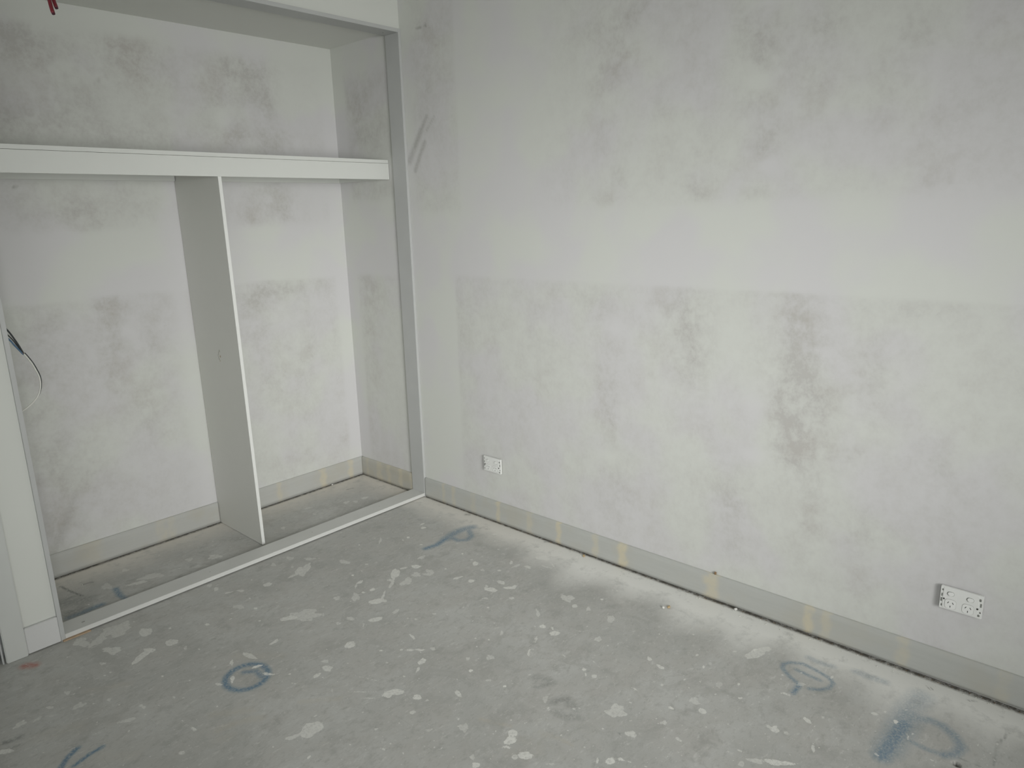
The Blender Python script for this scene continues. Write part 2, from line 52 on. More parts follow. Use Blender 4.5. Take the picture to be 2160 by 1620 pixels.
BLUE=[[-1.4404,-0.7848,-1.4494,-0.802,0.0144,0.9],[-1.4494,-0.802,-1.4622,-0.8161,0.0142,0.9],[-1.4622,-0.8161,-1.478,-0.8264,0.0141,0.9],[-1.478,-0.8264,-1.4956,-0.8322,0.0139,0.9],[-1.4956,-0.8322,-1.5139,-0.8331,0.0138,0.9],[-1.5139,-0.8331,-1.5315,-0.8293,0.0137,0.9],[-1.5315,-0.8293,-1.5476,-0.821,0.0136,0.9],[-1.5476,-0.821,-1.5609,-0.8088,0.0136,0.9],[-1.5609,-0.8088,-1.5708,-0.7934,0.0136,0.9],[-1.5708,-0.7934,-1.5765,-0.7758,0.0136,0.9],[-1.5765,-0.7758,-1.5777,-0.7571,0.0137,0.9],[-1.5777,-0.7571,-1.5743,-0.7385,0.0138,0.9],[-1.5743,-0.7385,-1.5663,-0.7212,0.014,0.9],[-1.5663,-0.7212,-1.5543,-0.7064,0.0141,0.9],[-1.5543,-0.7064,-1.5389,-0.6952,0.0143,0.9],[-1.5389,-0.6952,-1.5212,-0.6884,0.0144,0.9],[-1.5212,-0.6884,-1.5023,-0.6865,0.0145,0.9],[-1.5023,-0.6865,-1.4837,-0.6899,0.0147,0.9],[-1.4837,-0.6899,-1.4666,-0.6983,0.0147,0.9],[-1.4666,-0.6983,-1.4524,-0.7112,0.0148,0.9],[-1.4524,-0.7112,-1.4422,-0.7275,0.0148,0.9],[-1.4422,-0.7275,-1.4365,-0.7462,0.0147,0.9],[-1.4365,-0.7462,-1.436,-0.7657,0.0146,0.9],[-1.436,-0.7657,-1.4404,-0.7848,0.0145,0.9],[-1.5002,-0.7294,-1.4681,-0.7536,0.0133,0.7],[-1.4681,-0.7536,-1.472,-0.8045,0.0132,0.7],[-2.022,-0.6869,-2.0536,-0.7055,0.0105,0.95],[-2.0536,-0.7055,-2.0852,-0.7413,0.0102,0.95],[-1.9683,-0.74,-2.0047,-0.7429,0.0088,0.95],[-2.0047,-0.7429,-2.0531,-0.7599,0.0086,0.95],[-0.3742,-2.2417,-0.3266,-2.2417,0.011,0.75],[-0.316,-2.2351,-0.2997,-2.2021,0.0093,0.6],[-0.2997,-2.2021,-0.2694,-2.1638,0.0095,0.6],[-0.2694,-2.1638,-0.2411,-2.1558,0.0097,0.6],[-0.2411,-2.1558,-0.2193,-2.1706,0.0098,0.6],[-0.2193,-2.1706,-0.1985,-2.2068,0.0098,0.6],[-0.1985,-2.2068,-0.2073,-2.2586,0.0096,0.6],[-0.2073,-2.2586,-0.2209,-2.3054,0.0094,0.6],[-0.2209,-2.3054,-0.2416,-2.3237,0.0092,0.6],[-0.2416,-2.3237,-0.2756,-2.3214,0.0091,0.6],[-0.2756,-2.3214,-0.302,-2.3026,0.009,0.6],[-0.302,-2.3026,-0.3195,-2.273,0.009,0.6],[-0.2459,-2.2029,-0.2504,-2.2476,0.0095,0.55],[-0.2504,-2.2476,-0.2529,-2.2843,0.0093,0.55],[-0.1498,-2.2107,-0.1555,-2.251,0.0153,0.3],[-0.1555,-2.251,-0.1487,-2.2914,0.0151,0.3],[-0.1279,-2.3628,-0.127,-2.4081,0.0187,0.3],[-0.127,-2.4081,-0.1234,-2.4515,0.0184,0.3],[-0.246,-2.5535,-0.3481,-2.5526,0.0461,0.5],[-0.3481,-2.5526,-0.4467,-2.5483,0.044,0.5],[-0.3017,-2.554,-0.386,-2.5494,0.0314,0.75],[-0.386,-2.5494,-0.4886,-2.5428,0.03,0.75],[-0.1304,-2.5621,-0.2221,-2.5476,0.0423,0.35],[-0.2624,-2.562,-0.2331,-2.6079,0.0199,0.5],[-0.2331,-2.6079,-0.2357,-2.6429,0.0196,0.5],[-0.2357,-2.6429,-0.261,-2.6816,0.0192,0.5],[-0.261,-2.6816,-0.3028,-2.708,0.0186,0.5],[-0.3028,-2.708,-0.348,-2.6987,0.0165,0.55],[-0.348,-2.6987,-0.3704,-2.6752,0.0163,0.55],[-0.3704,-2.6752,-0.376,-2.6316,0.0115,0.45],[-0.376,-2.6316,-0.3698,-2.584,0.0118,0.45],[-0.4463,-0.4974,-0.3878,-0.5096,0.0188,0.85],[-0.3878,-0.5096,-0.3131,-0.4946,0.0192,0.85],[-0.3131,-0.4946,-0.2367,-0.4803,0.0287,0.65],[-0.2367,-0.4803,-0.1744,-0.4828,0.0293,0.65],[-0.1744,-0.4828,-0.1331,-0.499,0.0297,0.65],[-0.1634,-0.5052,-0.2114,-0.5736,0.0182,0.6],[-0.2114,-0.5736,-0.2529,-0.5854,0.0178,0.6],[-0.2529,-0.5854,-0.2864,-0.5547,0.0176,0.6],[-0.2864,-0.5547,-0.2843,-0.5027,0.0177,0.6],[-1.5719,0.2761,-1.5812,0.2004,0.0152,0.8],[-1.5812,0.2004,-1.5778,0.153,0.0149,0.8],[-1.6642,0.1771,-1.7039,0.1753,0.0208,0.75],[-1.7039,0.1753,-1.7326,0.1714,0.0206,0.75],[-1.7219,0.1707,-1.7652,0.1712,0.0203,0.6],[-1.7652,0.1712,-1.7865,0.1714,0.0201,0.6]]
DARK=[[-1.7247,0.4919,-1.7123,0.4176,0.0064,0.8],[-1.7123,0.4176,-1.6901,0.3233,0.0062,0.8],[-1.7598,0.3148,-1.6948,0.2728,0.0512,0.4],[-1.7868,0.2059,-1.7277,0.2041,0.0411,0.4],[-1.7457,0.3438,-1.7148,0.3533,0.0061,0.5],[-1.7255,0.2641,-1.6826,0.258,0.0043,0.5],[-0.1436,-2.7994,-0.1769,-2.7963,0.0033,0.5],[-0.1769,-2.7963,-0.2116,-2.7857,0.0033,0.5],[-0.2116,-2.7857,-0.2531,-2.7863,0.0032,0.5],[-0.2531,-2.7863,-0.3229,-2.7895,0.0031,0.5],[-0.3532,-2.7116,-0.3579,-2.7438,0.0026,0.4],[-0.3579,-2.7438,-0.3516,-2.7695,0.0026,0.4],[-2.1633,-0.4838,-2.1456,-0.4887,0.0129,0.5],[-2.1456,-0.4887,-2.1251,-0.4915,0.013,0.5],[-2.1487,-0.5272,-2.137,-0.5306,0.0058,0.5],[-0.8558,-1.5392,-0.8413,-1.5766,0.0204,0.3],[-0.8413,-1.5766,-0.844,-1.5998,0.0202,0.3],[-0.8978,-1.5747,-0.8473,-1.6024,0.0133,0.3],[-0.9164,-1.6651,-0.8774,-1.687,0.019,0.28],[-0.8774,-1.687,-0.9004,-1.7436,0.0188,0.28],[-0.9489,-1.6978,-0.9494,-1.7431,0.0182,0.28],[-0.9494,-1.7431,-0.9236,-1.7737,0.0181,0.28],[-0.9016,-1.9115,-0.9018,-1.9123,0.004,0.6],[-0.0416,-0.3637,-0.0338,-0.3734,0.0128,0.6],[-0.0271,-0.8996,-0.0151,-0.9091,0.0101,0.6],[-0.1041,-0.5731,-0.0957,-0.5835,0.0084,0.35],[-0.0555,-2.6787,-0.043,-2.6982,0.0031,0.6],[-0.0578,-2.5617,-0.0724,-2.572,0.0026,0.6],[-0.0579,-2.5743,-0.0686,-2.5803,0.0026,0.6],[-0.2303,0.4496,-0.1943,0.441,0.0064,0.6],[-1.1874,-1.1681,-1.1866,-1.1758,0.0041,0.4],[-1.5795,-1.2975,-1.5602,-1.3009,0.0033,0.4]]
CREAM=[[-1.6759,-0.8598,-1.58,-0.9379,0.0189,0.3],[-1.7009,-0.9436,-1.6438,-0.9553,0.0181,0.35],[-1.6438,-0.9553,-1.5827,-0.9934,0.0184,0.35],[-1.457,-1.0234,-1.3621,-1.1113,0.013,0.3],[-2.0829,-0.536,-1.9857,-0.5847,0.0359,0.2],[-1.4678,-0.6153,-1.3616,-0.7424,0.0226,0.2],[-1.9009,-0.4074,-1.7924,-0.4769,0.0172,0.2],[-1.1297,-1.541,-1.1105,-1.5918,0.0084,0.4],[-1.1105,-1.5918,-1.0921,-1.6357,0.0083,0.4],[-1.0402,-1.7773,-1.0358,-1.7982,0.0079,0.4],[-1.0358,-1.7982,-1.033,-1.8322,0.0079,0.4],[-1.0593,-1.7178,-1.0443,-1.762,0.0172,0.2],[-1.1275,-1.6743,-1.0899,-1.7498,0.0226,0.15],[-0.2346,-1.8426,-0.2214,-1.8618,0.0111,0.3],[-1.9818,-0.78,-1.9188,-0.8542,0.0251,0.18],[-1.7145,-0.9921,-1.6917,-0.9977,0.0233,0.15],[-1.1855,-1.7077,-1.1199,-1.775,0.0218,0.15]]
RED=[[-2.0029,-0.0705,-1.9807,-0.0911,0.0223,1.0]]
SCRATCH=[[-0.5464,-1.6278,-0.5177,-1.6777,0.0023,0.35],[-0.5177,-1.6777,-0.5079,-1.7423,0.0022,0.35],[-0.558,-1.64,-0.5316,-1.6869,0.0022,0.35],[-0.5316,-1.6869,-0.5235,-1.7488,0.0022,0.35],[-0.5695,-1.652,-0.5453,-1.696,0.0022,0.35],[-0.5453,-1.696,-0.5389,-1.7552,0.0022,0.35],[-0.5808,-1.6639,-0.5589,-1.7049,0.0022,0.35],[-0.5589,-1.7049,-0.5542,-1.7616,0.0022,0.35],[-0.592,-1.6757,-0.5723,-1.7138,0.0022,0.35],[-0.5723,-1.7138,-0.5692,-1.7679,0.0022,0.35],[-0.603,-1.6873,-0.5856,-1.7225,0.0022,0.35],[-0.5856,-1.7225,-0.5841,-1.7741,0.0021,0.35],[-0.6139,-1.6987,-0.5987,-1.7312,0.0021,0.35],[-0.5987,-1.7312,-0.5988,-1.7802,0.0021,0.35],[-0.6247,-1.7101,-0.6117,-1.7397,0.0021,0.35],[-0.6117,-1.7397,-0.6133,-1.7863,0.0021,0.35],[-0.6353,-1.7213,-0.6245,-1.7482,0.0021,0.35],[-0.6245,-1.7482,-0.6277,-1.7923,0.0021,0.35],[-0.6459,-1.7323,-0.6371,-1.7565,0.0021,0.35],[-0.6371,-1.7565,-0.6419,-1.7982,0.0021,0.35],[-0.6563,-1.7432,-0.6496,-1.7648,0.0021,0.35],[-0.6496,-1.7648,-0.6559,-1.804,0.002,0.35],[-0.6665,-1.754,-0.662,-1.7729,0.002,0.35],[-0.662,-1.7729,-0.6698,-1.8098,0.002,0.35],[-0.8242,-1.7379,-0.7871,-1.8003,0.0019,0.3],[-0.7871,-1.8003,-0.7274,-1.8833,0.0019,0.3],[-0.8365,-1.7502,-0.8014,-1.8101,0.0019,0.3],[-0.8014,-1.8101,-0.742,-1.8925,0.0019,0.3],[-0.8487,-1.7622,-0.8154,-1.8197,0.0019,0.3],[-0.8154,-1.8197,-0.7564,-1.9015,0.0019,0.3],[-0.8608,-1.7741,-0.8292,-1.8292,0.0019,0.3],[-0.8292,-1.8292,-0.7705,-1.9103,0.0018,0.3],[-0.8726,-1.7859,-0.8428,-1.8385,0.0018,0.3],[-0.8428,-1.8385,-0.7845,-1.9191,0.0018,0.3],[-0.8843,-1.7974,-0.8562,-1.8478,0.0018,0.3],[-0.8562,-1.8478,-0.7982,-1.9277,0.0018,0.3],[-0.8958,-1.8088,-0.8695,-1.8569,0.0018,0.3],[-0.8695,-1.8569,-0.8118,-1.9363,0.0018,0.3],[-0.9072,-1.8201,-0.8826,-1.8659,0.0018,0.3],[-0.8826,-1.8659,-0.8252,-1.9447,0.0018,0.3],[-0.9184,-1.8312,-0.8955,-1.8747,0.0018,0.3],[-0.8955,-1.8747,-0.8384,-1.953,0.0018,0.3],[-0.9295,-1.8421,-0.9082,-1.8835,0.0017,0.3],[-0.9082,-1.8835,-0.8515,-1.9611,0.0017,0.3],[-0.9404,-1.8529,-0.9207,-1.8921,0.0017,0.3],[-0.9207,-1.8921,-0.8643,-1.9692,0.0017,0.3],[-0.9511,-1.8636,-0.9331,-1.9006,0.0017,0.3],[-0.9331,-1.9006,-0.8771,-1.9772,0.0017,0.3],[-2.1058,-0.5411,-2.044,-0.5382,0.0015,0.35],[-2.044,-0.5382,-1.9895,-0.597,0.0015,0.35],[-2.101,-0.5425,-2.0461,-0.5456,0.0015,0.35],[-2.0461,-0.5456,-1.9926,-0.6067,0.0015,0.35],[-2.0962,-0.5439,-2.0482,-0.553,0.0015,0.35],[-2.0482,-0.553,-1.9956,-0.6163,0.0015,0.35],[-2.0914,-0.5452,-2.0503,-0.5604,0.0015,0.35],[-2.0503,-0.5604,-1.9985,-0.6258,0.0015,0.35],[-2.0866,-0.5466,-2.0524,-0.5677,0.0015,0.35],[-2.0524,-0.5677,-2.0015,-0.6353,0.0015,0.35],[-2.0818,-0.548,-2.0544,-0.575,0.0015,0.35],[-2.0544,-0.575,-2.0044,-0.6447,0.0015,0.35],[-2.077,-0.5494,-2.0565,-0.5822,0.0015,0.35],[-2.0565,-0.5822,-2.0073,-0.654,0.0015,0.35],[-2.0722,-0.5508,-2.0585,-0.5894,0.0015,0.35],[-2.0585,-0.5894,-2.0102,-0.6633,0.0015,0.35],[-1.4516,-1.3232,-1.4556,-1.3995,0.0014,0.25],[-1.4556,-1.3995,-1.4504,-1.4827,0.0014,0.25],[-1.4389,-1.3299,-1.4464,-1.4103,0.0014,0.25],[-1.4464,-1.4103,-1.4444,-1.4898,0.0014,0.25],[-1.4262,-1.3366,-1.4372,-1.4212,0.0014,0.25],[-1.4372,-1.4212,-1.4384,-1.4968,0.0014,0.25],[-1.4133,-1.3433,-1.428,-1.432,0.0014,0.25],[-1.428,-1.432,-1.4324,-1.5039,0.0014,0.25],[-1.4005,-1.3501,-1.4188,-1.4428,0.0014,0.25],[-1.4188,-1.4428,-1.4264,-1.5109,0.0013,0.25],[-2.0149,-0.7609,-1.9586,-0.777,0.0014,0.3],[-1.9586,-0.777,-1.9064,-0.8334,0.0014,0.3],[-2.0102,-0.7625,-1.9608,-0.7835,0.0014,0.3],[-1.9608,-0.7835,-1.9096,-0.8419,0.0014,0.3],[-2.0055,-0.7641,-1.9631,-0.79,0.0014,0.3],[-1.9631,-0.79,-1.9128,-0.8502,0.0014,0.3],[-2.0008,-0.7656,-1.9653,-0.7964,0.0014,0.3],[-1.9653,-0.7964,-1.9159,-0.8585,0.0014,0.3],[-1.996,-0.7672,-1.9675,-0.8028,0.0014,0.3],[-1.9675,-0.8028,-1.919,-0.8668,0.0014,0.3],[-1.9913,-0.7688,-1.9697,-0.8091,0.0014,0.3],[-1.9697,-0.8091,-1.9221,-0.875,0.0014,0.3],[-1.9489,-0.7493,-1.8586,-0.866,0.0014,0.4],[-0.849,-0.2446,-0.7512,-0.1968,0.0023,0.4],[-0.7512,-0.1968,-0.6522,-0.1857,0.0024,0.4]]
GRIME_RIGHT=[[-0.1942,2.4274,0.1628,0.1241,0.5],[-0.2129,2.2355,0.1318,0.1919,0.45],[-0.1616,2.0254,0.1361,0.1326,0.3],[-0.0613,1.6915,0.0909,0.1418,0.4],[-0.2335,1.593,0.1028,0.0693,0.35],[-1.1626,2.2579,0.1329,0.0689,0.6],[-1.2955,2.2346,0.0531,0.1347,0.7],[-1.2528,2.1405,0.0867,0.0861,0.6],[-1.2198,2.0589,0.0668,0.0702,0.5],[-1.2431,1.9154,0.0669,0.0715,0.4],[-1.2208,1.8096,0.0569,0.0547,0.4],[-1.2787,1.6966,0.0337,0.0366,0.7],[-1.2218,1.5972,0.0578,0.0377,0.7],[-1.6358,1.61,0.0664,0.0512,0.9],[-1.6404,1.744,0.0563,0.0668,0.5],[-1.6418,1.9551,0.0552,0.0969,0.35],[-1.4667,1.9764,0.0501,0.084,0.3],[-1.7914,2.1625,0.0502,0.0597,0.6],[-1.8596,2.1213,0.0724,0.0888,0.9],[-1.856,2.0412,0.041,0.0374,0.9],[-1.8213,1.9104,0.0506,0.0386,0.7],[-1.8906,1.8647,0.049,0.0459,0.7],[-1.8801,1.7584,0.0415,0.0547,0.9],[-1.9107,1.8019,0.0294,0.0384,0.8],[-1.8711,1.6174,0.0423,0.0288,0.6],[-1.8203,1.5951,0.0349,0.0244,0.6],[-2.0597,2.1146,0.0721,0.0418,0.8],[-2.0057,2.04,0.0894,0.072,0.5],[-2.043,1.9351,0.0885,0.0726,0.4],[-2.3218,2.0422,0.0746,0.0654,0.5],[-2.2796,1.9445,0.0773,0.0811,0.35],[-2.2241,1.8156,0.0809,0.0562,0.25],[-2.4332,1.7812,0.0834,0.1066,0.3],[-2.4231,1.6356,0.0733,0.0547,0.35],[-2.5236,2.0196,0.066,0.0739,0.3],[-2.5199,1.8485,0.0675,0.0766,0.3],[-1.3685,2.2869,0.1207,0.0489,0.6],[-1.5395,2.1919,0.0754,0.0795,0.4],[-1.1993,1.1585,0.0841,0.1018,0.4],[-1.2245,0.9561,0.0607,0.1254,0.45],[-1.2379,0.7477,0.0612,0.129,0.6],[-1.2633,0.6449,0.049,0.0866,0.7],[-1.265,0.4042,0.0985,0.0897,0.35],[-1.3036,0.3018,0.1213,0.113,0.4],[-1.5697,1.2016,0.1006,0.0649,0.8],[-1.6244,1.0945,0.0795,0.0933,0.9],[-1.6391,0.9648,0.0798,0.0949,0.7],[-2.0282,1.2301,0.0641,0.0824,0.8],[-2.0521,1.1159,0.0796,0.1003,1.0],[-2.0621,0.9649,0.1037,0.1199,1.0],[-2.0713,0.8277,0.1123,0.1224,1.2],[-2.0103,0.8526,0.0338,0.1776,0.6],[-2.0639,0.6841,0.0742,0.0894,1.1],[-2.1259,0.5172,0.0408,0.1636,0.5],[-2.1192,0.3669,0.0497,0.1115,0.4],[-1.8007,0.452,0.0957,0.099,0.7],[-1.8665,0.3104,0.0754,0.1197,0.6],[-2.2889,1.0435,0.0566,0.1433,0.5],[-2.3181,0.8704,0.0426,0.081,0.35],[-2.2552,0.7246,0.0374,0.0506,0.4],[-2.4944,0.7753,0.0516,0.0941,0.4],[-2.5359,0.6246,0.0511,0.0955,0.4],[-2.3238,0.4466,0.0873,0.1044,0.4],[-2.294,0.2377,0.0757,0.0724,0.4],[-2.4231,1.2399,0.1374,0.0294,0.5],[-0.4759,1.1337,0.1284,0.1182,0.25],[-0.3319,0.9794,0.0417,0.3792,0.35],[-0.841,1.0689,0.0566,0.1336,0.3],[-1.0349,1.2101,0.152,0.0312,0.2],[-0.8635,0.8029,0.0853,0.1382,0.2],[-1.9597,1.2593,0.1921,0.02,0.3],[-1.5884,1.2578,0.1185,0.0182,0.3],[-1.9,1.7026,0.0364,0.0282,-0.8],[-1.8514,1.9749,0.0462,0.0364,-0.8],[-1.8705,2.2129,0.0479,0.0173,-0.8],[-1.8951,0.852,0.0535,0.0726,-0.6],[-1.915,0.6525,0.0503,0.0279,-0.8],[-1.2722,1.0833,0.0519,0.0565,-0.6],[-1.8841,0.3455,0.0339,0.0393,-0.7],[-1.2517,0.5076,0.0546,0.0331,-0.6],[-1.7913,1.0736,0.0553,0.1444,-0.3],[0.4006,2.2031,0.1234,0.1672,0.8],[0.2345,2.2062,0.1167,0.1389,0.4],[0.3796,2.0319,0.1035,0.097,0.7],[0.2613,1.973,0.1194,0.0717,0.7],[0.4923,1.6625,0.1311,0.104,0.6],[0.2977,1.6562,0.1231,0.0881,0.5],[0.3954,1.1879,0.1517,0.1091,0.7],[0.4509,0.9097,0.1128,0.3484,0.6],[0.5385,0.3761,0.1193,0.3783,0.4]]
GRIME_BACK=[[-1.4577,2.2883,0.1232,0.11,0.6],[-1.1057,2.3383,0.1236,0.099,0.6],[-1.5164,2.3325,0.0503,0.0718,0.9],[-1.3518,2.1927,0.1115,0.1525,0.3],[-1.0174,2.2517,0.1741,0.1225,0.5],[-0.5136,2.246,0.1324,0.1135,0.7],[-0.5566,2.3074,0.1297,0.067,0.7],[-0.6967,2.1614,0.0735,0.0882,0.5],[-0.4189,2.1649,0.0544,0.1401,0.6],[-1.3473,1.9851,0.1528,0.1171,0.6],[-1.5581,1.9706,0.1028,0.0928,0.8],[-1.0606,1.9432,0.1747,0.0626,0.6],[-0.5978,1.969,0.1573,0.0688,0.6],[-0.3328,1.9598,0.1746,0.0725,0.7],[-0.0975,1.9719,0.0936,0.063,0.4],[-0.6618,2.0546,0.0398,0.0538,-0.7],[-1.346,2.2305,0.0458,0.0378,-0.4],[-1.5582,1.6518,0.1417,0.0964,0.6],[-1.3638,1.6301,0.1158,0.0808,0.9],[-1.3188,1.5475,0.0587,0.0412,0.8],[-1.1407,1.6697,0.1278,0.0846,0.5],[-0.4214,1.6675,0.1719,0.1226,0.8],[-0.3189,1.567,0.0884,0.0503,0.9],[-0.5414,1.5718,0.1089,0.0725,0.6],[-0.1027,1.6145,0.0315,0.0783,0.4],[-1.6009,1.158,0.1073,0.1213,0.5],[-1.3123,1.1867,0.0809,0.0859,0.9],[-1.3143,1.033,0.061,0.1312,0.8],[-1.3397,0.8577,0.0508,0.133,0.5],[-1.5617,0.9426,0.1112,0.1254,0.5],[-1.6898,0.8188,0.0697,0.1649,0.6],[-1.1477,1.0084,0.0658,0.1364,0.5],[-1.2414,0.6515,0.0867,0.1854,0.4],[-1.602,0.5577,0.151,0.195,0.5],[-1.6514,0.482,0.0915,0.1727,0.5],[-1.497,0.3426,0.1197,0.1359,0.4],[-1.1831,0.5897,0.0667,0.1414,0.3],[-1.6803,0.1715,0.0456,0.1107,0.9],[-1.6086,0.2623,0.0564,0.089,0.5],[-1.247,1.0681,0.0374,0.0308,-0.7],[-0.5874,1.1806,0.1096,0.0747,0.9],[-0.4183,1.1899,0.1773,0.0642,0.7],[-0.2686,1.2025,0.1235,0.0526,0.5],[-0.6109,0.9804,0.082,0.2033,0.5],[-0.2966,0.9371,0.0366,0.2709,0.5],[-0.502,0.6996,0.1769,0.1596,0.4],[-0.1269,1.0529,0.0257,0.2204,0.4],[-0.4687,0.19,0.1846,0.1121,0.25],[-0.1058,0.2392,0.051,0.0592,0.4],[-0.37,0.5351,0.0365,0.2218,0.4]]
SMEAR_RIGHT=[[-0.1624,2.0363,-0.1147,1.9744,0.0109,0.8],[-0.1147,1.9744,-0.0611,1.8998,0.0178,0.9],[-0.0611,1.8998,-0.0144,1.834,0.0204,0.7],[-0.1385,1.9163,-0.0974,1.856,0.0134,0.8],[-0.0974,1.856,-0.0547,1.7851,0.0136,0.8],[-0.2176,2.0306,-0.1571,1.9705,0.0065,0.5],[-0.1853,2.4435,-0.1851,2.4414,0.0082,1.5],[-0.1542,2.4406,-0.1196,2.4425,0.0041,1.2]]
SMEAR_BACK=[[-1.6018,0.3066,-1.6624,0.1882,0.0199,0.35],[-1.6624,0.1882,-1.7049,0.1109,0.0199,0.35],[-1.5732,0.3669,-1.6035,0.2956,0.0133,0.3],[-1.5964,1.7203,-1.5959,1.7184,0.0076,1.4],[-1.2856,2.2362,-1.2838,2.2364,0.0057,0.8],[-1.2128,2.1743,-1.2109,2.1745,0.0059,0.9]]
FILL_RIGHT=[[-0.1559,0.012,0.5],[-0.2362,0.014,0.5],[-0.3901,0.02,0.3],[-0.5721,0.014,0.8],[-0.7847,0.022,0.5],[-0.9696,0.016,1],[-1.1859,0.018,0.55],[-1.3328,0.026,1],[-1.7636,0.035,0.8],[-2.1522,0.018,0.9],[-2.2163,0.018,0.5],[-2.4715,0.022,0.5],[-2.7587,0.018,0.3]]
FILL_BACK=[[-0.5814,0.015,0.5],[-0.2919,0.025,0.8],[-0.0964,0.02,0.8],[-1.2342,0.03,0.35],[-1.1862,0.02,0.3],[-1.5423,0.05,0.2]]
FILL_SIDE=[[0.5348,0.012,0.4],[0.4172,0.03,0.6],[0.3267,0.02,0.5],[0.216,0.02,0.6],[0.1171,0.015,0.4]]


# ------------------------------------------------------------ helpers
def tag(o, label=None, cat=None, group=None, kind=None):
    if label: o['label'] = label
    if cat: o['category'] = cat
    if group: o['group'] = group
    if kind: o['kind'] = kind
    return o
def link(name, me, mat=None, parent=None):
    o = bpy.data.objects.new(name, me); col.objects.link(o)
    if mat: me.materials.append(mat)
    if parent: o.parent = parent
    return o
def empty(name, loc=(0, 0, 0)):
    o = bpy.data.objects.new(name, None); col.objects.link(o); o.location = loc; o.empty_display_size = .05
    return o
def box_bm(bm, x0, x1, y0, y1, z0, z1, bev=0.0):
    r = bmesh.ops.create_cube(bm, size=1)
    vs = r['verts']
    for v in vs:
        v.co = Vector(((x0+x1)/2+v.co.x*(x1-x0), (y0+y1)/2+v.co.y*(y1-y0), (z0+z1)/2+v.co.z*(z1-z0)))
    if bev > 0:
        es = list({e for v in vs for e in v.link_edges})
        bmesh.ops.bevel(bm, geom=es, offset=bev, segments=2, affect='EDGES')
def finish(bm, name, mat, parent=None, smooth=False):
    me = bpy.data.meshes.new(name); bm.to_mesh(me); bm.free()
    if smooth:
        for p in me.polygons: p.use_smooth = True
    return link(name, me, mat, parent)
def box(name, mat, x0, x1, y0, y1, z0, z1, bev=0.0, parent=None):
    bm = bmesh.new(); box_bm(bm, x0, x1, y0, y1, z0, z1, bev)
    return finish(bm, name, mat, parent)
def smooth_path(pts, n=8):
    P = [Vector(p) for p in pts]; P = [P[0]*2-P[1]] + P + [P[-1]*2-P[-2]]
    out = []
    for i in range(1, len(P)-2):
        for k in range(n):
            t = k/n; a, b, c, d = P[i-1], P[i], P[i+1], P[i+2]
            out.append(.5*((2*b)+(c-a)*t+(2*a-5*b+4*c-d)*t*t+(3*b-a-3*c+d)*t**3))
    out.append(P[-2]); return out
def tube(name, mat, pts, r, parent=None, seg=10, n=8, tip=True):
    P = smooth_path(pts, n); bm = bmesh.new(); rings = []
    nrm = None
    for i, p in enumerate(P):
        t = (P[min(i+1, len(P)-1)]-P[max(i-1, 0)]).normalized()
        if nrm is None:
            nrm = t.orthogonal().normalized()
        nrm = (nrm - t*nrm.dot(t)).normalized(); b = t.cross(nrm)
        rr = r
        if tip and i in (0, len(P)-1): rr = r*.75
        rings.append([bm.verts.new(p+rr*(math.cos(2*math.pi*k/seg)*nrm+math.sin(2*math.pi*k/seg)*b)) for k in range(seg)])
    for A, B in zip(rings[:-1], rings[1:]):
        for k in range(seg):
            bm.faces.new((A[k], A[(k+1) % seg], B[(k+1) % seg], B[k]))
    bm.faces.new(rings[0][::-1]); bm.faces.new(rings[-1])
    bmesh.ops.recalc_face_normals(bm, faces=bm.faces)
    return finish(bm, name, mat, parent, smooth=True)
def grid(name, A, B, fn, mat, attrs, flip=False, parent=None, hole=None):
    """surface over coordinate arrays A x B; fn(a, b) -> (x, y, z) arrays; attrs: name -> array"""
    a, b = np.meshgrid(A, B, indexing='ij'); X, Y, Z = fn(a, b)
    na, nb = a.shape
    co = np.stack([np.broadcast_to(X, a.shape), np.broadcast_to(Y, a.shape), np.broadcast_to(Z, a.shape)], -1).reshape(-1, 3).astype(np.float32)
    idx = np.arange(na*nb).reshape(na, nb)
    q = np.stack([idx[:-1, :-1], idx[1:, :-1], idx[1:, 1:], idx[:-1, 1:]], -1).reshape(-1, 4)
    if flip: q = q[:, ::-1]
    if hole is not None:
        q = q[~hole(a, b)[:-1, :-1].reshape(-1)]
    me = bpy.data.meshes.new(name)
    me.vertices.add(len(co)); me.vertices.foreach_set('co', co.ravel())
    me.loops.add(q.size); me.loops.foreach_set('vertex_index', q.ravel().astype(np.int32))
    me.polygons.add(len(q)); me.polygons.foreach_set('loop_start', np.arange(0, q.size, 4, dtype=np.int32))
    me.update(calc_edges=True); me.validate()
    for k, v in attrs.items():
        at = me.attributes.new(k, 'FLOAT', 'POINT'); at.data.foreach_set('value', np.broadcast_to(v, a.shape).reshape(-1).astype(np.float32))
    return link(name, me, mat, parent)
def lin(a, b, step): return np.linspace(a, b, max(2, int(round(abs(b-a)/step))+1))
def stroke_field(L, X, Y, soft=.35):
    """amount of a brushed stroke at each point: rows are x0, y0, x1, y1, radius, strength"""
    out = np.zeros_like(X)
    for x0, y0, x1, y1, r, s in L:
        dx, dy = x1-x0, y1-y0; l2 = dx*dx+dy*dy+1e-12
        t = np.clip(((X-x0)*dx+(Y-y0)*dy)/l2, 0, 1)
        d = np.hypot(X-x0-t*dx, Y-y0-t*dy)/max(r, 1e-4)
        out = np.maximum(out, s*np.clip(1.3-d, 0, 1))
    return out
def blob_field(L, A, B):
    out = np.zeros_like(A)
    for a, b, ra, rb, s in L:
        out += s*np.exp(-1.1*(((A-a)/max(ra, .015))**2+((B-b)/max(rb, .015))**2))
    return out

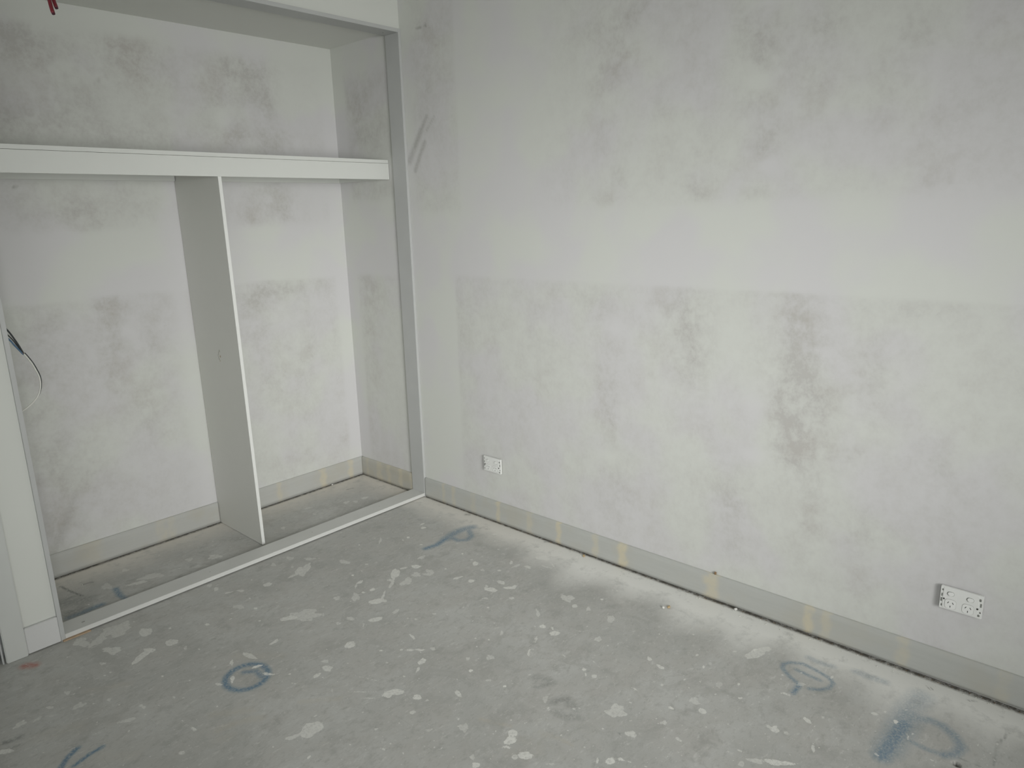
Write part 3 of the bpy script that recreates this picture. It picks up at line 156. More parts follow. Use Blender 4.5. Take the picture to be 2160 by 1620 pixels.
# ------------------------------------------------------------ materials
class NB:
    def __init__(s, name):
        s.m = bpy.data.materials.new(name); s.m.use_nodes = True; s.t = s.m.node_tree
        s.b = s.t.nodes['Principled BSDF']
    def n(s, typ, **kw):
        x = s.t.nodes.new(typ)
        for k, v in kw.items(): setattr(x, k, v)
        return x
    def l(s, a, b): s.t.links.new(a, b)
    def val(s, sock, v):
        if hasattr(v, 'is_output'): s.l(v, sock)
        else: sock.default_value = v
    def math(s, op, a, b=None, c=None, clamp=False):
        x = s.n('ShaderNodeMath', operation=op); x.use_clamp = clamp
        s.val(x.inputs[0], a)
        if b is not None: s.val(x.inputs[1], b)
        if c is not None: s.val(x.inputs[2], c)
        return x.outputs[0]
    def ramp(s, v, a, b, lo=0., hi=1.):
        x = s.n('ShaderNodeMapRange', interpolation_type='SMOOTHSTEP'); s.val(x.inputs[0], v)
        x.inputs[1].default_value = a; x.inputs[2].default_value = b; x.inputs[3].default_value = lo; x.inputs[4].default_value = hi
        return x.outputs[0]
    def mix(s, f, a, b):
        x = s.n('ShaderNodeMix', data_type='RGBA'); s.val(x.inputs[0], f)
        for k, v in ((6, a), (7, b)):
            if isinstance(v, tuple): v = (*v, 1) if len(v) == 3 else v
            s.val(x.inputs[k], v)
        return x.outputs[2]
    def attr(s, name): return s.n('ShaderNodeAttribute', attribute_name=name).outputs[2]
    def noise(s, scale, detail=4, rough=.55, vec=None, dist=0.):
        x = s.n('ShaderNodeTexNoise'); x.inputs['Scale'].default_value = scale; x.inputs['Detail'].default_value = detail
        x.inputs['Roughness'].default_value = rough; x.inputs['Distortion'].default_value = dist
        if vec is None: vec = s.pos()
        s.l(vec, x.inputs['Vector']); return x.outputs[0]
    def pos(s):
        if not hasattr(s, '_p'): s._p = s.n('ShaderNodeNewGeometry').outputs['Position']
        return s._p
    def mapping(s, scale=(1, 1, 1), rot=(0, 0, 0)):
        x = s.n('ShaderNodeMapping'); s.l(s.pos(), x.inputs[0]); x.inputs['Scale'].default_value = scale; x.inputs['Rotation'].default_value = rot
        return x.outputs[0]
    def bump(s, h, strength, dist=.002):
        x = s.n('ShaderNodeBump'); x.inputs['Strength'].default_value = strength; x.inputs['Distance'].default_value = dist
        s.l(h, x.inputs['Height']); s.l(x.outputs[0], s.b.inputs['Normal'])
    def out(s, color, rough=.6, spec=.3):
        s.val(s.b.inputs['Base Color'], (*color, 1) if isinstance(color, tuple) else color)
        s.val(s.b.inputs['Roughness'], rough); s.b.inputs['Specular IOR Level'].default_value = spec
        return s.m

def plain(name, color, rough=.5, spec=.3, var=.04, scale=12):
    n = NB(name)
    a = tuple(c*(1-var) for c in color); b = tuple(min(1, c*(1+var)) for c in color)
    return n.out(n.mix(n.noise(scale, 3), a, b), rough, spec)

CLEAN = (.640, .655, .615); PAPER = (.500, .495, .472)
def wall_mat(name, marks=True):
    n = NB(name)
    tint = n.noise(2.6, 2)
    base = n.mix(n.ramp(tint, .42, .6), CLEAN, (.632, .628, .628))
    mot = n.math('ADD', n.ramp(n.noise(9, 4, .6), .36, .66, .25, .75), n.ramp(n.noise(24, 4, .6), .36, .66, .0, .45))
    fine = n.ramp(n.noise(60, 5, .7), .35, .68, .70, 1.2)
    g = n.math('MULTIPLY', n.math('MULTIPLY', n.attr('grime'), mot), fine)
    # ragged sanded border between jointing compound and paper
    c = n.mix(n.math('MINIMUM', g, 1.0), base, PAPER)
    brown = n.ramp(n.noise(4.5, 3), .5, .72, 0, .3)
    c = n.mix(n.math('MULTIPLY', brown, n.math('MINIMUM', g, 1.0)), c, (.46, .425, .385))
    sm = n.math('MULTIPLY', n.attr('smear'), n.ramp(n.noise(90, 3), .2, .6, .5, 1), clamp=True)
    c = n.mix(n.math('MULTIPLY', sm, .55), c, (.25, .245, .225))
    pk = n.math('MULTIPLY', n.attr('pink'), n.ramp(n.noise(40, 3), .3, .6, .6, 1), clamp=True)
    c = n.mix(n.math('MULTIPLY', pk, .45), c, (.40, .30, .28))
    n.bump(n.math('ADD', n.noise(380, 2), n.math('MULTIPLY', n.noise(5, 3), 3.0)), .12, .0015)
    return n.out(c, .82, .15)
M_WALL = wall_mat('plasterboard_sanded')
M_PLAIN_WALL = plain('plaster_plain', CLEAN, .85, .12, .02, 3)
M_CEIL = plain('ceiling_plaster', (.74, .75, .71), .9, .1, .02, 3)

def board(name, color, rough=.42, streak=.05):
    n = NB(name)
    v = n.mapping((6, 6, 60)) if streak else None
    s_ = n.noise(9, 3, .5)
    c = n.mix(s_, tuple(x*(1-streak) for x in color), tuple(min(1, x*(1+streak)) for x in color))
    sp = n.ramp(n.noise(260, 2, .5), .74, .80)
    c = n.mix(n.math('MULTIPLY', sp, .35), c, (.42, .38, .31))
    n.bump(n.noise(120, 2), .05, .001)
    return n.out(c, rough, .35)
M_FRAME = board('primed_frame_board', (.47, .48, .47))
M_SILL = board('primed_sill_board', (.62, .625, .60))
M_SHELF = board('white_melamine', (.66, .675, .64), .38, .015)
M_DIV = board('grey_melamine', (.63, .635, .595), .4, .02)
M_EDGE = board('white_edging', (.76, .77, .74), .4, .015)
M_TRIM = board('primed_architrave', (.56, .575, .55), .5, .05)
M_STUBSK = board('primed_skirting_block', (.60, .605, .595), .5, .02)

def skirt_mat(name, base, warm):
    n = NB(name)
    v = n.mapping((1, 1, 14))
    c = n.mix(n.noise(6, 4, .6, v), tuple(x*.93 for x in base), tuple(x*1.05 for x in base))
    c = n.mix(n.ramp(n.noise(5, 3), .45, .7, 0, warm), c, (.45, .42, .33))
    f = n.math('MULTIPLY', n.attr('filler'), n.ramp(n.noise(38, 3), .25, .6, .45, 1.), clamp=True)
    c = n.mix(n.math('MULTIPLY', f, .8), c, (.60, .545, .40))
    sc = n.ramp(n.noise(60, 3, .6, n.mapping((1, 1, 3))), .68, .78, 0, .35)
    c = n.mix(sc, c, (.36, .35, .32))
    n.bump(n.noise(90, 3), .1, .001)
    return n.out(c, .5, .3)
M_SKR = skirt_mat('skirting_undercoat_right', (.46, .47, .445), .3)
M_SKB = skirt_mat('skirting_undercoat_back', (.475, .48, .455), .35)
M_SKS = skirt_mat('skirting_undercoat_recess', (.46, .455, .41), .6)

def floor_mat():
    n = NB('paint_splashed_concrete')
    big = n.noise(1.7, 4, .6); mid = n.noise(7, 5, .62); fi = n.noise(60, 5, .65)
    dirn = n.noise(9, 4, .6, n.mapping((1, 4.5, 1), (0, 0, .45)))
    base = n.mix(n.ramp(big, .3, .7), (.43, .433, .41), (.55, .555, .533))
    base = n.mix(n.ramp(mid, .35, .68, 0, .8), base, (.465, .460, .432))
    base = n.mix(n.ramp(dirn, .55, .75, 0, .35), base, (.515, .52, .505))
    base = n.mix(n.ramp(n.noise(11, 6, .7), .52, .70, 0, .6), base, (.345, .345, .325))
    base = n.mix(n.ramp(n.noise(30, 7, .8, n.mapping((1, 1.7, 1), (0, 0, -.6))), .50, .66, 0, .6), base, (.35, .348, .325))
    base = n.mix(n.ramp(n.noise(5, 7, .75, None, .6), .50, .62, 0, .5), base, (.385, .385, .362))
    base = n.mix(n.ramp(n.noise(22, 7, .78, n.mapping((1, 2.2, 1), (0, 0, .5))), .54, .68, 0, .65), base, (.63, .63, .60))
    fw_ = n.ramp(fi, .3, .7, -.05, .05)
    # faint trowel and scrape lines
    v2 = n.mapping((3, 60, 1), (0, 0, -.55))
    base = n.mix(n.ramp(n.noise(4, 3, .5, v2), .60, .74, 0, .22), base, (.42, .42, .40))
    v3 = n.mapping((70, 2.5, 1), (0, 0, .35))
    base = n.mix(n.ramp(n.noise(3, 3, .5, v3), .64, .74, 0, .15), base, (.22, .22, .21))
    # cream sanding dust smears
    cr = n.math('MULTIPLY', n.attr('cream'), n.ramp(n.noise(22, 4, .6, n.mapping((1, 2.6, 1), (0, 0, .3))), .3, .6, .3, 1))
    base = n.mix(n.math('MINIMUM', cr, .8), base, (.50, .465, .385))
    # plaster dust along the skirtings
    du = n.math('MULTIPLY', n.attr('dust'), n.ramp(n.noise(14, 6, .7), .28, .55, .45, 1.25), clamp=True)
    dustc = n.mix(n.attr('dustwarm'), (.80, .80, .765), (.70, .672, .615))
    base = n.mix(du, base, dustc)
    # blue marking chalk
    bl = n.math('MULTIPLY', n.attr('blue'), n.ramp(n.noise(130, 4, .7), .28, .62, .30, 1.2), clamp=True)
    base = n.mix(n.math('MULTIPLY', bl, .9), base, (.115, .215, .305))
    rd = n.math('MULTIPLY', n.attr('red'), n.ramp(n.noise(50, 4, .7), .3, .6, .3, 1.), clamp=True)
    base = n.mix(n.math('MULTIPLY', rd, .95), base, (.44, .19, .155))
    dk = n.math('MULTIPLY', n.attr('dark'), n.ramp(n.noise(90, 4, .7), .35, .55, .15, 1.1), clamp=True)
    base = n.mix(n.math('MULTIPLY', dk, .8), base, (.085, .095, .088))
    # scrape lines
    sc = n.math('MULTIPLY', n.attr('scratch'), n.ramp(n.noise(40, 3, .6), .35, .6, .2, 1), clamp=True)
    base = n.mix(sc, base, (.50, .50, .47))
    # white plaster / paint splats: signed distance stored on the mesh, ragged by noise
    wob = n.math('MULTIPLY', n.math('SUBTRACT', n.noise(60, 6, .75), .5), .020)
    e = n.ramp(n.math('ADD', n.attr('splat'), wob), -.0006, .0016)
    tex = n.ramp(n.noise(95, 5, .75), .32, .56, .5, 1.3)
    k = n.math('MULTIPLY', n.math('MULTIPLY', e, n.attr('splatstr')), tex, clamp=True)
    base = n.mix(k, base, (.78, .78, .735))
    # small spatter everywhere
    for sc_, thr, s in ((38, .16, .6), (85, .17, .6), (17, .085, .5), (150, .2, .5)):
        vo = n.n('ShaderNodeTexVoronoi'); vo.inputs['Scale'].default_value = sc_
        mv = n.n('ShaderNodeVectorMath', operation='ADD')
        nn = n.n('ShaderNodeTexNoise'); nn.inputs['Scale'].default_value = 25; n.l(n.pos(), nn.inputs['Vector'])
        sv = n.n('ShaderNodeVectorMath', operation='SCALE'); n.l(nn.outputs['Color'], sv.inputs[0]); sv.inputs['Scale'].default_value = .03
        n.l(n.pos(), mv.inputs[0]); n.l(sv.outputs[0], mv.inputs[1]); n.l(mv.outputs[0], vo.inputs['Vector'])
        sep = n.n('ShaderNodeSeparateColor'); n.l(vo.outputs['Color'], sep.inputs[0])
        on = n.math('GREATER_THAN', sep.outputs[0], (.80))
        size = n.math('MULTIPLY', sep.outputs[1], thr*1.15)
        d = n.math('SUBTRACT', size, vo.outputs['Distance'])
        mk = n.math('MULTIPLY', n.math('MULTIPLY', n.ramp(d, 0, .03), on), s)
        base = n.mix(mk, base, (.76, .76, .72))
    # black grime in the joint under the skirting, and the drilled hole
    gp = n.math('MULTIPLY', n.attr('gap'), n.ramp(n.noise(45, 8, .85), .36, .60, .35, 1.1), clamp=True)
    base = n.mix(gp, base, (.13, .122, .105))
    base = n.mix(n.attr('hole'), base, (.02, .02, .02))
    h = n.math('ADD', n.math('MULTIPLY', fi, .5), n.math('MULTIPLY', k, 1.2))
    n.bump(h, .25, .0015)
    rough = n.math('SUBTRACT', .62, n.math('MULTIPLY', big, .12))
    return n.out(base, rough, .3)
M_FLOOR = floor_mat()
M_PLAST2 = plain('outlet_rocker_plastic', (.80, .81, .785), .28, .5, .01, 30)
M_HOLE = plain('recess_grey', (.20, .21, .19), .8, .1)
M_MID = plain('groove_grey', (.40, .41, .385), .8, .1)
M_SLOT = plain('slot_dark', (.05, .05, .045), .8, .1)
M_RED = plain('red_cable_sheath', (.115, .008, .014), .42, .5, .25, 80)
M_REDEND = plain('red_cable_cut_end', (.055, .016, .024), .6, .3)
M_SHEATH = plain('grey_cable_sheath', (.68, .68, .63), .4, .4)
M_BLUEW = plain('blue_wire', (.09, .17, .27), .4, .4)
M_BLACKW = plain('black_wire', (.035, .04, .042), .4, .4)
M_BROWNW = plain('brown_tape', (.22, .14, .11), .6, .2)
M_TIMBER = plain('packer_timber', (.42, .315, .215), .8, .1, .2, 60)
M_CHIP = plain('wood_chip', (.50, .38, .22), .8, .1, .2, 90)
M_CRUMB = plain('plaster_crumb', (.66, .66, .62), .9, .1, .1, 60)
M_DIRT = plain('brown_crumb', (.24, .16, .09), .9, .1, .3, 200)
M_STEEL = plain('dull_steel', (.22, .22, .2), .4, .5)
M_INK = plain('glue_residue', (.23, .22, .17), .7, .2, .3, 200)
M_TAN = plain('label_residue', (.42, .36, .26), .7, .2, .2, 200)
M_DARKGAP = plain('door_gap_dark', (.06, .06, .055), .9, .1)

# ------------------------------------------------------------ floor
M_PLAST = plain('outlet_plastic', (.76, .77, .745), .3, .5, .01, 30)
XF = np.concatenate([lin(XW, -2.36, .12)[:-1], lin(-2.36, 0.0, .006), [.05]])
YF = np.concatenate([lin(REAR-.3, -3.06, .12)[:-1], lin(-3.06, .62, .006)])
fx, fy = np.meshgrid(XF, YF, indexing='ij')
splat = np.full_like(fx, -1.); sstr = np.zeros_like(fx)
for cx, cy, ax, ay, bx, by, s in SPLATS:
    Mx = np.array([[ax, bx], [ay, by]]); det = abs(np.linalg.det(Mx)); Mi = np.linalg.inv(Mx)
    R = 2.2*max(math.hypot(ax, ay), math.hypot(bx, by))+.03
    i0, i1 = np.searchsorted(XF, [cx-R, cx+R]); j0, j1 = np.searchsorted(YF, [cy-R, cy+R])
    sx, sy = fx[i0:i1, j0:j1]-cx, fy[i0:i1, j0:j1]-cy
    p, q = Mi[0, 0]*sx+Mi[0, 1]*sy, Mi[1, 0]*sx+Mi[1, 1]*sy
    sz = min(math.sqrt(det), math.hypot(bx, by)*1.3, math.hypot(ax, ay)*1.3)
    th = np.arctan2(q, p); ph = rng.uniform(0, 6.28, 4); asp = max(math.hypot(ax, ay), math.hypot(bx, by))/(min(math.hypot(ax, ay), math.hypot(bx, by))+1e-6)
    am = .07 if (asp < 2.6 and s > .45) else .17
    edge = 1+am*np.sin(2*th+ph[0])*.5+am*np.sin(3*th+ph[1])+am*.8*np.sin(5*th+ph[2])+am*.5*np.sin(9*th+ph[3])
    d = (edge-np.hypot(p, q))*sz
    cur = splat[i0:i1, j0:j1]; up_ = d > cur
    splat[i0:i1, j0:j1] = np.where(up_, d, cur)
    sstr[i0:i1, j0:j1] = np.where(up_, s, sstr[i0:i1, j0:j1])
inside = (fy > .09)
dr = -fx; db = D-fy
wob = .5+.5*np.sin(fy*7.3+1.1)*np.sin(fy*17.1+.4)
wobx = .5+.5*np.sin(fx*6.1+.3)*np.sin(fx*15.7+2.)
sd = lambda d, w: np.clip(1-(d-.012)/w, 0, 1)**1.2
dust = np.where(inside, np.maximum(1.0*sd(dr, .20+.07*wob), 1.0*sd(db, .19+.09*wobx)), 1.35*sd(dr, .20+.12*wob*(fy < -.8)+.05*wob))
warm = np.where(inside, 1., np.clip((fy+1.2)/1.0, .0, .7))
gap = np.zeros_like(fx)
gap = np.maximum(gap, np.where(fy < -.0, 1.15*np.clip(1-(dr-.012)/(.009+.009*np.clip(-fy/2.6, 0, 1)), 0, 1), .9*np.clip(1-(dr-.012)/.012, 0, 1)))
gap = np.maximum(gap, np.where(inside, 1.1*np.clip(1.3-(db-.012)/(.016), 0, 1), 0))
gap = np.clip(gap, 0, 1.1)
HX, HY = -.386, -2.712
hole = np.clip((.0105-np.hypot(fx-HX, (fy-HY)*1.25))/.004, 0, 1)
FA = dict(splat=splat, splatstr=sstr, blue=stroke_field(BLUE, fx, fy), dark=stroke_field(DARK, fx, fy), red=stroke_field(RED, fx, fy),
          cream=stroke_field(CREAM, fx, fy), scratch=stroke_field(SCRATCH, fx, fy), dust=dust, dustwarm=warm, gap=gap, hole=hole)
und = .0006*np.sin(fx*3.1+fy*2.2)*0
floor = grid('floor', XF, YF, lambda a, b: (a, b, und-.03*hole), M_FLOOR, FA)
tag(floor, kind='structure')

# ------------------------------------------------------------ walls
def band_grime(A, z, edge=True):
    """paper shows above 1.57 and below 1.27; jointing compound between"""
    up_ = 1/(1+np.exp(-(z-1.585)/.012)); lo = 1/(1+np.exp((z-1.262)/.004))
    return up_, lo
# right wall, runs through the wardrobe recess
YR = np.concatenate([lin(REAR, -2.95, .1)[:-1], lin(-2.95, D+.05, .01)]); ZR = lin(0, ROOM_Z, .01)
wy, wz = np.meshgrid(YR, ZR, indexing='ij')
u_, l_ = band_grime(wy, wz)
sg = lambda v, c, w: 1/(1+np.exp(-(v-c)/w))
room = 1-sg(wy, .05, .003)
cor_up = np.clip(sg(wy, -.375, .004)*(1-sg(wy, -.06, .02)) + (1-sg(wy, -.92, .06)), 0, 1)   # strip by the corner, then beyond the joint
cor_lo = 1-sg(wy, -.315, .004)
top_fade = 1-.5*sg(wz, 2.5, .05)
bl = blob_field(GRIME_RIGHT, wy, wz)
g_room = u_*cor_up*(.26+bl*.62)*top_fade + l_*cor_lo*(.30+bl*.60)
rec = sg(wy, .12, .01)*(1-sg(wy, .50, .006))
ul = sg(wz, 1.66, .01)*(1-sg(wz, 2.30, .02)); ll = 1-sg(wz, 1.24, .006)
g_rec = rec*(ul*.3+ll*.22+ (ul+ll)*bl*.5)
gr = np.clip(room*g_room+(1-room)*g_rec, 0, 1.4)
wr = grid('wall_right', YR, ZR, lambda a, b: (0*a, a, b), M_WALL,
          dict(grime=gr, smear=stroke_field(SMEAR_RIGHT, wy, wz), pink=0*wy))
tag(wr, kind='structure')
# back wall of the recess
XB = lin(-1.92, 0.0, .01)
wx, wz = np.meshgrid(XB, ZR, indexing='ij')
bl = blob_field(GRIME_BACK, wx, wz)
up2 = sg(wz, 1.535, .008)*(1-sg(wz, 2.36, .012)); lo2 = 1-sg(wz, 1.236+.006*np.sin(wx*9), .004)
side = 1-sg(wx, -.085, .006)
midc = (1-sg(wx, -.33, .02)*sg(wz, 1.5, .01)*.6)
gb = np.clip((up2*midc*(.20+bl*.68)+lo2*(.30+bl*.62))*side, 0, 1.4)
gb *= 1-.85*np.exp(-(((wx+.985)/.055)**2))*(wz < 1.75)
gb *= np.where(wz > 1.85, 1.35, 1)
wb = grid('wall_back', XB, ZR, lambda a, b: (a, 0*a+D, b), M_WALL, dict(grime=gb, smear=stroke_field(SMEAR_BACK, wx, wz), pink=0*wx))
tag(wb, kind='structure')
# wardrobe wall (left of picture): stub, bulkhead, and what is beyond the door
bm = bmesh.new()
box_bm(bm, XL-T-.125, XL-T-.0001, PLY, J, 0, ROOM_Z)              # stub between door and wardrobe
box_bm(bm, XL-T-.001, 0, PLY, J-.002, HT+.0005, ROOM_Z)           # bulkhead above the opening
box_bm(bm, XW, -2.86, PLY, J, 0, ROOM_Z)
box_bm(bm, -2.86, XL-T-.125, PLY, J, 2.10, ROOM_Z)
wl = finish(bm, 'wall_left', M_PLAIN_WALL); tag(wl, kind='structure')
s = tag(box('wall_recess', M_PLAIN_WALL, -1.95, -1.905, J, D+.05, 0, ROOM_Z), kind='structure')
s = tag(box('ceiling_recess', M_CEIL, -1.905, 0, J-.002, D, HC, HC+.05), kind='structure')
s = tag(box('ceiling', M_CEIL, XW, 0, REAR, PLY+.0, ROOM_Z, ROOM_Z+.1), kind='structure')
bm = bmesh.new()
WY0, WY1, WZ0, WZ1 = -4.35, -1.0, .85, 2.2
box_bm(bm, XW-.1, XW, REAR, WY0, 0, ROOM_Z); box_bm(bm, XW-.1, XW, WY1, J, 0, ROOM_Z)
box_bm(bm, XW-.1, XW, WY0, WY1, 0, WZ0); box_bm(bm, XW-.1, XW, WY0, WY1, WZ1, ROOM_Z)
tag(finish(bm, 'wall_far', M_PLAIN_WALL), kind='structure')
win2 = tag(empty('added_side_window', (XW-.05, (WY0+WY1)/2, WZ0)), kind='structure')  # unseen window, added to house the side fill lamps
bm = bmesh.new(); hw = (WY1-WY0)/2; hh = WZ1-WZ0
for b0, b1, c0, c1 in ((-hw, -hw+.05, 0, hh), (hw-.05, hw, 0, hh), (-hw+.05, hw-.05, 0, .05), (-hw+.05, hw-.05, hh-.05, hh), (-.6, -.55, .05, hh-.05), (.55, .6, .05, hh-.05)):
    box_bm(bm, -.03, .03, b0, b1, c0, c1, .002)
finish(bm, 'window_frame', M_PLAST, win2)
bm = bmesh.new()
x0, x1, z0, z1 = WIN
box_bm(bm, XW, x0, REAR-.1, REAR, 0, ROOM_Z); box_bm(bm, x1, 0, REAR-.1, REAR, 0, ROOM_Z)
box_bm(bm, x0, x1, REAR-.1, REAR, 0, z0); box_bm(bm, x0, x1, REAR-.1, REAR, z1, ROOM_Z)
wn = finish(bm, 'wall_rear', M_PLAIN_WALL); tag(wn, kind='structure')
win = empty('window_1', ((x0+x1)/2, REAR-.05, z0)); tag(win, kind='structure')
def wbox(name, a0, a1, b0, b1, c0, c1, mat):
    o = box(name, mat, a0-win.location.x, a1-win.location.x, b0-win.location.y, b1-win.location.y, c0-win.location.z, c1-win.location.z, .002, win)
    return o
bm = bmesh.new()
L_ = win.location
for a0, a1, c0, c1 in ((x0, x0+.05, z0, z1), (x1-.05, x1, z0, z1), (x0+.05, x1-.05, z0, z0+.05), (x0+.05, x1-.05, z1-.05, z1), ((x0+x1)/2-.025, (x0+x1)/2+.025, z0+.05, z1-.05)):
    box_bm(bm, a0-L_.x, a1-L_.x, REAR-.08-L_.y, REAR-.02-L_.y, c0-L_.z, c1-L_.z, .002)
finish(bm, 'window_frame', M_PLAST, win)

# ------------------------------------------------------------ skirtings
def skirting(name, mat, a0, a1, axis, face, sign, fills, thick=.012, z0=.0065, z1=SK, kind='structure', taper=None):
    """profile swept along an axis; face = wall plane coordinate, sign = direction out of the wall"""
    prof = [(0, z0), (thick, z0)] + [(thick, z0+(z1-.006-z0)*k/6) for k in range(1, 7)] + [(thick-.0045, z1-.0015), (thick-.0055, z1), (0, z1)]
    A = lin(a0, a1, .006); B = np.arange(len(prof))
    px = np.array([p[0] for p in prof]); pz = np.array([p[1] for p in prof])
    aa, bb = np.meshgrid(A, B, indexing='ij')
    f = np.zeros_like(aa)
    for c, w, st in fills:
        f = np.maximum(f, st*np.clip(1.7-np.abs(aa-c+.18*w*np.sin(bb*1.3+c*30))/(w*.62+.003)*1.1+.3*np.sin(bb*1.7+c*40), 0, 1))
    def fn(a, b):
        o = px[b]*sign+face; z = pz[b]+0*a
        if taper: z = z+np.where(b < 2, taper*np.clip(-a/2.8, 0, 1), 0)
        return (a, o+0*a, z) if axis == 'x' else (o+0*a, a, z)
    flip = (axis == 'x') == (sign < 0)
    o = grid(name, A, B, fn, mat, dict(filler=f), flip=not flip)
    bm = bmesh.new(); bm.from_mesh(o.data)
    n = len(prof); bm.verts.ensure_lookup_table()
    bm.faces.new([bm.verts[i] for i in range(n)]); bm.faces.new([bm.verts[(len(A)-1)*n+i] for i in range(n)])
    bmesh.ops.recalc_face_normals(bm, faces=bm.faces)
    bm.to_mesh(o.data); bm.free()
    if kind: tag(o, kind=kind)
    return o
skirting('baseboard_right', M_SKR, REAR, -.0015, 'y', 0, -1, FILL_RIGHT, z0=.0028, taper=.0070)
skirting('baseboard_recess', M_SKS, J+.001, D-.012, 'y', 0, -1, FILL_SIDE, z0=.0025)
bk = skirting('baseboard_back', M_SKB, DX+.0165, 0, 'x', D, -1, FILL_BACK, z0=.0025)
skirting('baseboard_back', M_SKB, -1.905, DX-.002, 'x', D, -1, FILL_BACK, z0=.0025)
# block of skirting on the stub wall between architrave and wardrobe
bm = bmesh.new()
box_bm(bm, -1.9735, XL-T-.0012, -.004, PLY, .004, .1085, .0018)
tag(finish(bm, 'baseboard_left', M_STUBSK), kind='structure')
# architrave of the doorway, jamb and leaf
ar = box('trim_1', M_TRIM, -2.044, -1.9745, -.008, PLY, .0, 2.17, .003); tag(ar, kind='structure')
ar = box('trim_2', M_TRIM, -2.86, -2.0445, -.008, PLY, 2.10, 2.17, .003); tag(ar, kind='structure')
d1 = empty('door_1', (-2.45, 0, 0)); tag(d1, kind='structure')
box('door_jamb', M_FRAME, .395, .4005, .001, .0995, 0, 2.10, .0005, d1)
box('door_stop', M_FRAME, .377, .395, .045, .0995, 0, 2.09, .001, d1)
box('door_leaf', M_FRAME, -.38, .3905, .012, .044, .008, 2.085, .0015, d1)

# ------------------------------------------------------------ wardrobe frame
def thing(name, label, cat, loc=(0, 0, 0), group=None):
    return tag(empty(name, loc), label, cat, group)
wf = thing('wardrobe_lining', 'primed grey timber frame lining the open wardrobe recess', 'lining')
lean = .008
def leaning_box(name, mat, x0, x1, y0, y1, z0, z1, dx, bev, parent):
    o = box(name, mat, x0, x1, y0, y1, z0, z1, bev, parent)
    for v in o.data.vertices: v.co.x += dx*(v.co.z-z0)
    return o
box('jamb', M_FRAME, -T-.0004, -.0004, 0, J, 0, HT, .0008, wf)
box('jamb', M_FRAME, XL-T, XL, 0, J, 0, HT, .0008, wf)
box('head_board', M_FRAME, XL+.0003, -T-.0007, .0, J, HO, HT-.0006, .0008, wf)
box('sill_board', M_SILL, XL+.0003, -T-.0007, 0, J, .0055, ZS, .0008, wf)
for a, b in ((-.30, .05), (-.72, .05), (-1.25, .05)):
    bm = bmesh.new(); bmesh.ops.create_cone(bm, segments=10, radius1=.0022, radius2=.0015, depth=.0006, cap_ends=True)
    bmesh.ops.translate(bm, verts=bm.verts, vec=(a, b, ZS+.0001)); finish(bm, 'nail_head', M_INK, wf)
bm = bmesh.new(); bmesh.ops.create_cone(bm, segments=10, radius1=.003, radius2=.003, depth=.0006, cap_ends=True)
bmesh.ops.translate(bm, verts=bm.verts, vec=(-.065, .055, HO-.0003)); finish(bm, 'nail_head', M_INK, wf)

# ------------------------------------------------------------ shelf with fascia and support cleats
sh = thing('wardrobe_shelf', 'long white shelf with deep fascia board across the wardrobe recess', 'shelf', (0, SY, SZ))
def sbox(name, mat, x0, x1, y0, y1, z0, z1, bev=.0007):
    return box(name, mat, x0, x1, y0-SY, y1-SY, z0-SZ, z1-SZ, bev, sh)
sbox('shelf_board', M_SHELF, -1.900, -.0045, SY, D-.001, SZ-.0165, SZ)
sbox('fascia', M_SHELF, -1.900, -.0030, SY+.0005, SY+.0165, SB, SZ-.0178)
for a, b in ((-1.900, DX-.012), (DX+.014, -.001)):
    sbox('support_cleat', M_SHELF, a, b, D-.0185, D-.0015, CZL, SZ-.018)
sbox('support_cleat', M_SHELF, -.019, -.0015, SY+.03, D-.019, CZL, SZ-.018)
sh.rotation_euler = (0, -.0019, 0)

# ------------------------------------------------------------ divider panel
dv = thing('wardrobe_divider', 'tall pale grey upright divider panel standing beneath the wardrobe shelf', 'panel', (DX, DY, 0))
def dbox(name, mat, x0, x1, y0, y1, z0, z1, bev=.0004):
    o = box(name, mat, x0, x1, y0, y1, z0, z1, bev, dv)
    for v in o.data.vertices: v.co.x -= .0048*v.co.z
    return o
depth = D-DY
bm = bmesh.new()
box_bm(bm, 0, .0148, .0012, depth-.0195, .002, SB-.0015, .0003)
box_bm(bm, 0, .0148, .0130, depth-.0200, SB-.0015, SZ-.0225)
o = finish(bm, 'panel_board', M_DIV, dv)
for v in o.data.vertices: v.co.x -= .0048*v.co.z
dbox('panel_back_edge', M_DIV, 0, .0148, depth-.0195, depth-.0035, .002, CZL-.001)
dbox('edge_banding', M_EDGE, -.0002, .0150, -.0004, .0012, .002, SB-.0015)
# glue and label residue on its face
for dy, dz, w, h, mt in ((.020, .02, .0018, .012, M_INK), (.013, .017, .0018, .010, M_INK), (.006, .006, .0022, .014, M_INK), (-.001, -.006, .0016, .012, M_INK), (.004, -.018, .0018, .014, M_INK), (.010, -.022, .0050, .003, M_INK), (.020, -.008, .009, .010, M_TAN), (.012, -.030, .006, .006, M_TAN)):
    y = .368-DY-dy+.006; z = .936+dz
    dbox('residue_mark', mt, -.0004, .0002, y-w/2, y+w/2, z-h/2, z+h/2, 0)

# ------------------------------------------------------------ timber packer under the sill
pk = thing('timber_packer', 'bare orange-brown timber packer under the left end of the sill', 'packer', (-1.81, .0, 0))
bm = bmesh.new(); box_bm(bm, -.050, .047, -.0110, .06, .0002, .0052, .0006)
for v in bm.verts: v.co.z += random.uniform(-.0001, .0002)
finish(bm, 'packer_board', M_TIMBER, pk)

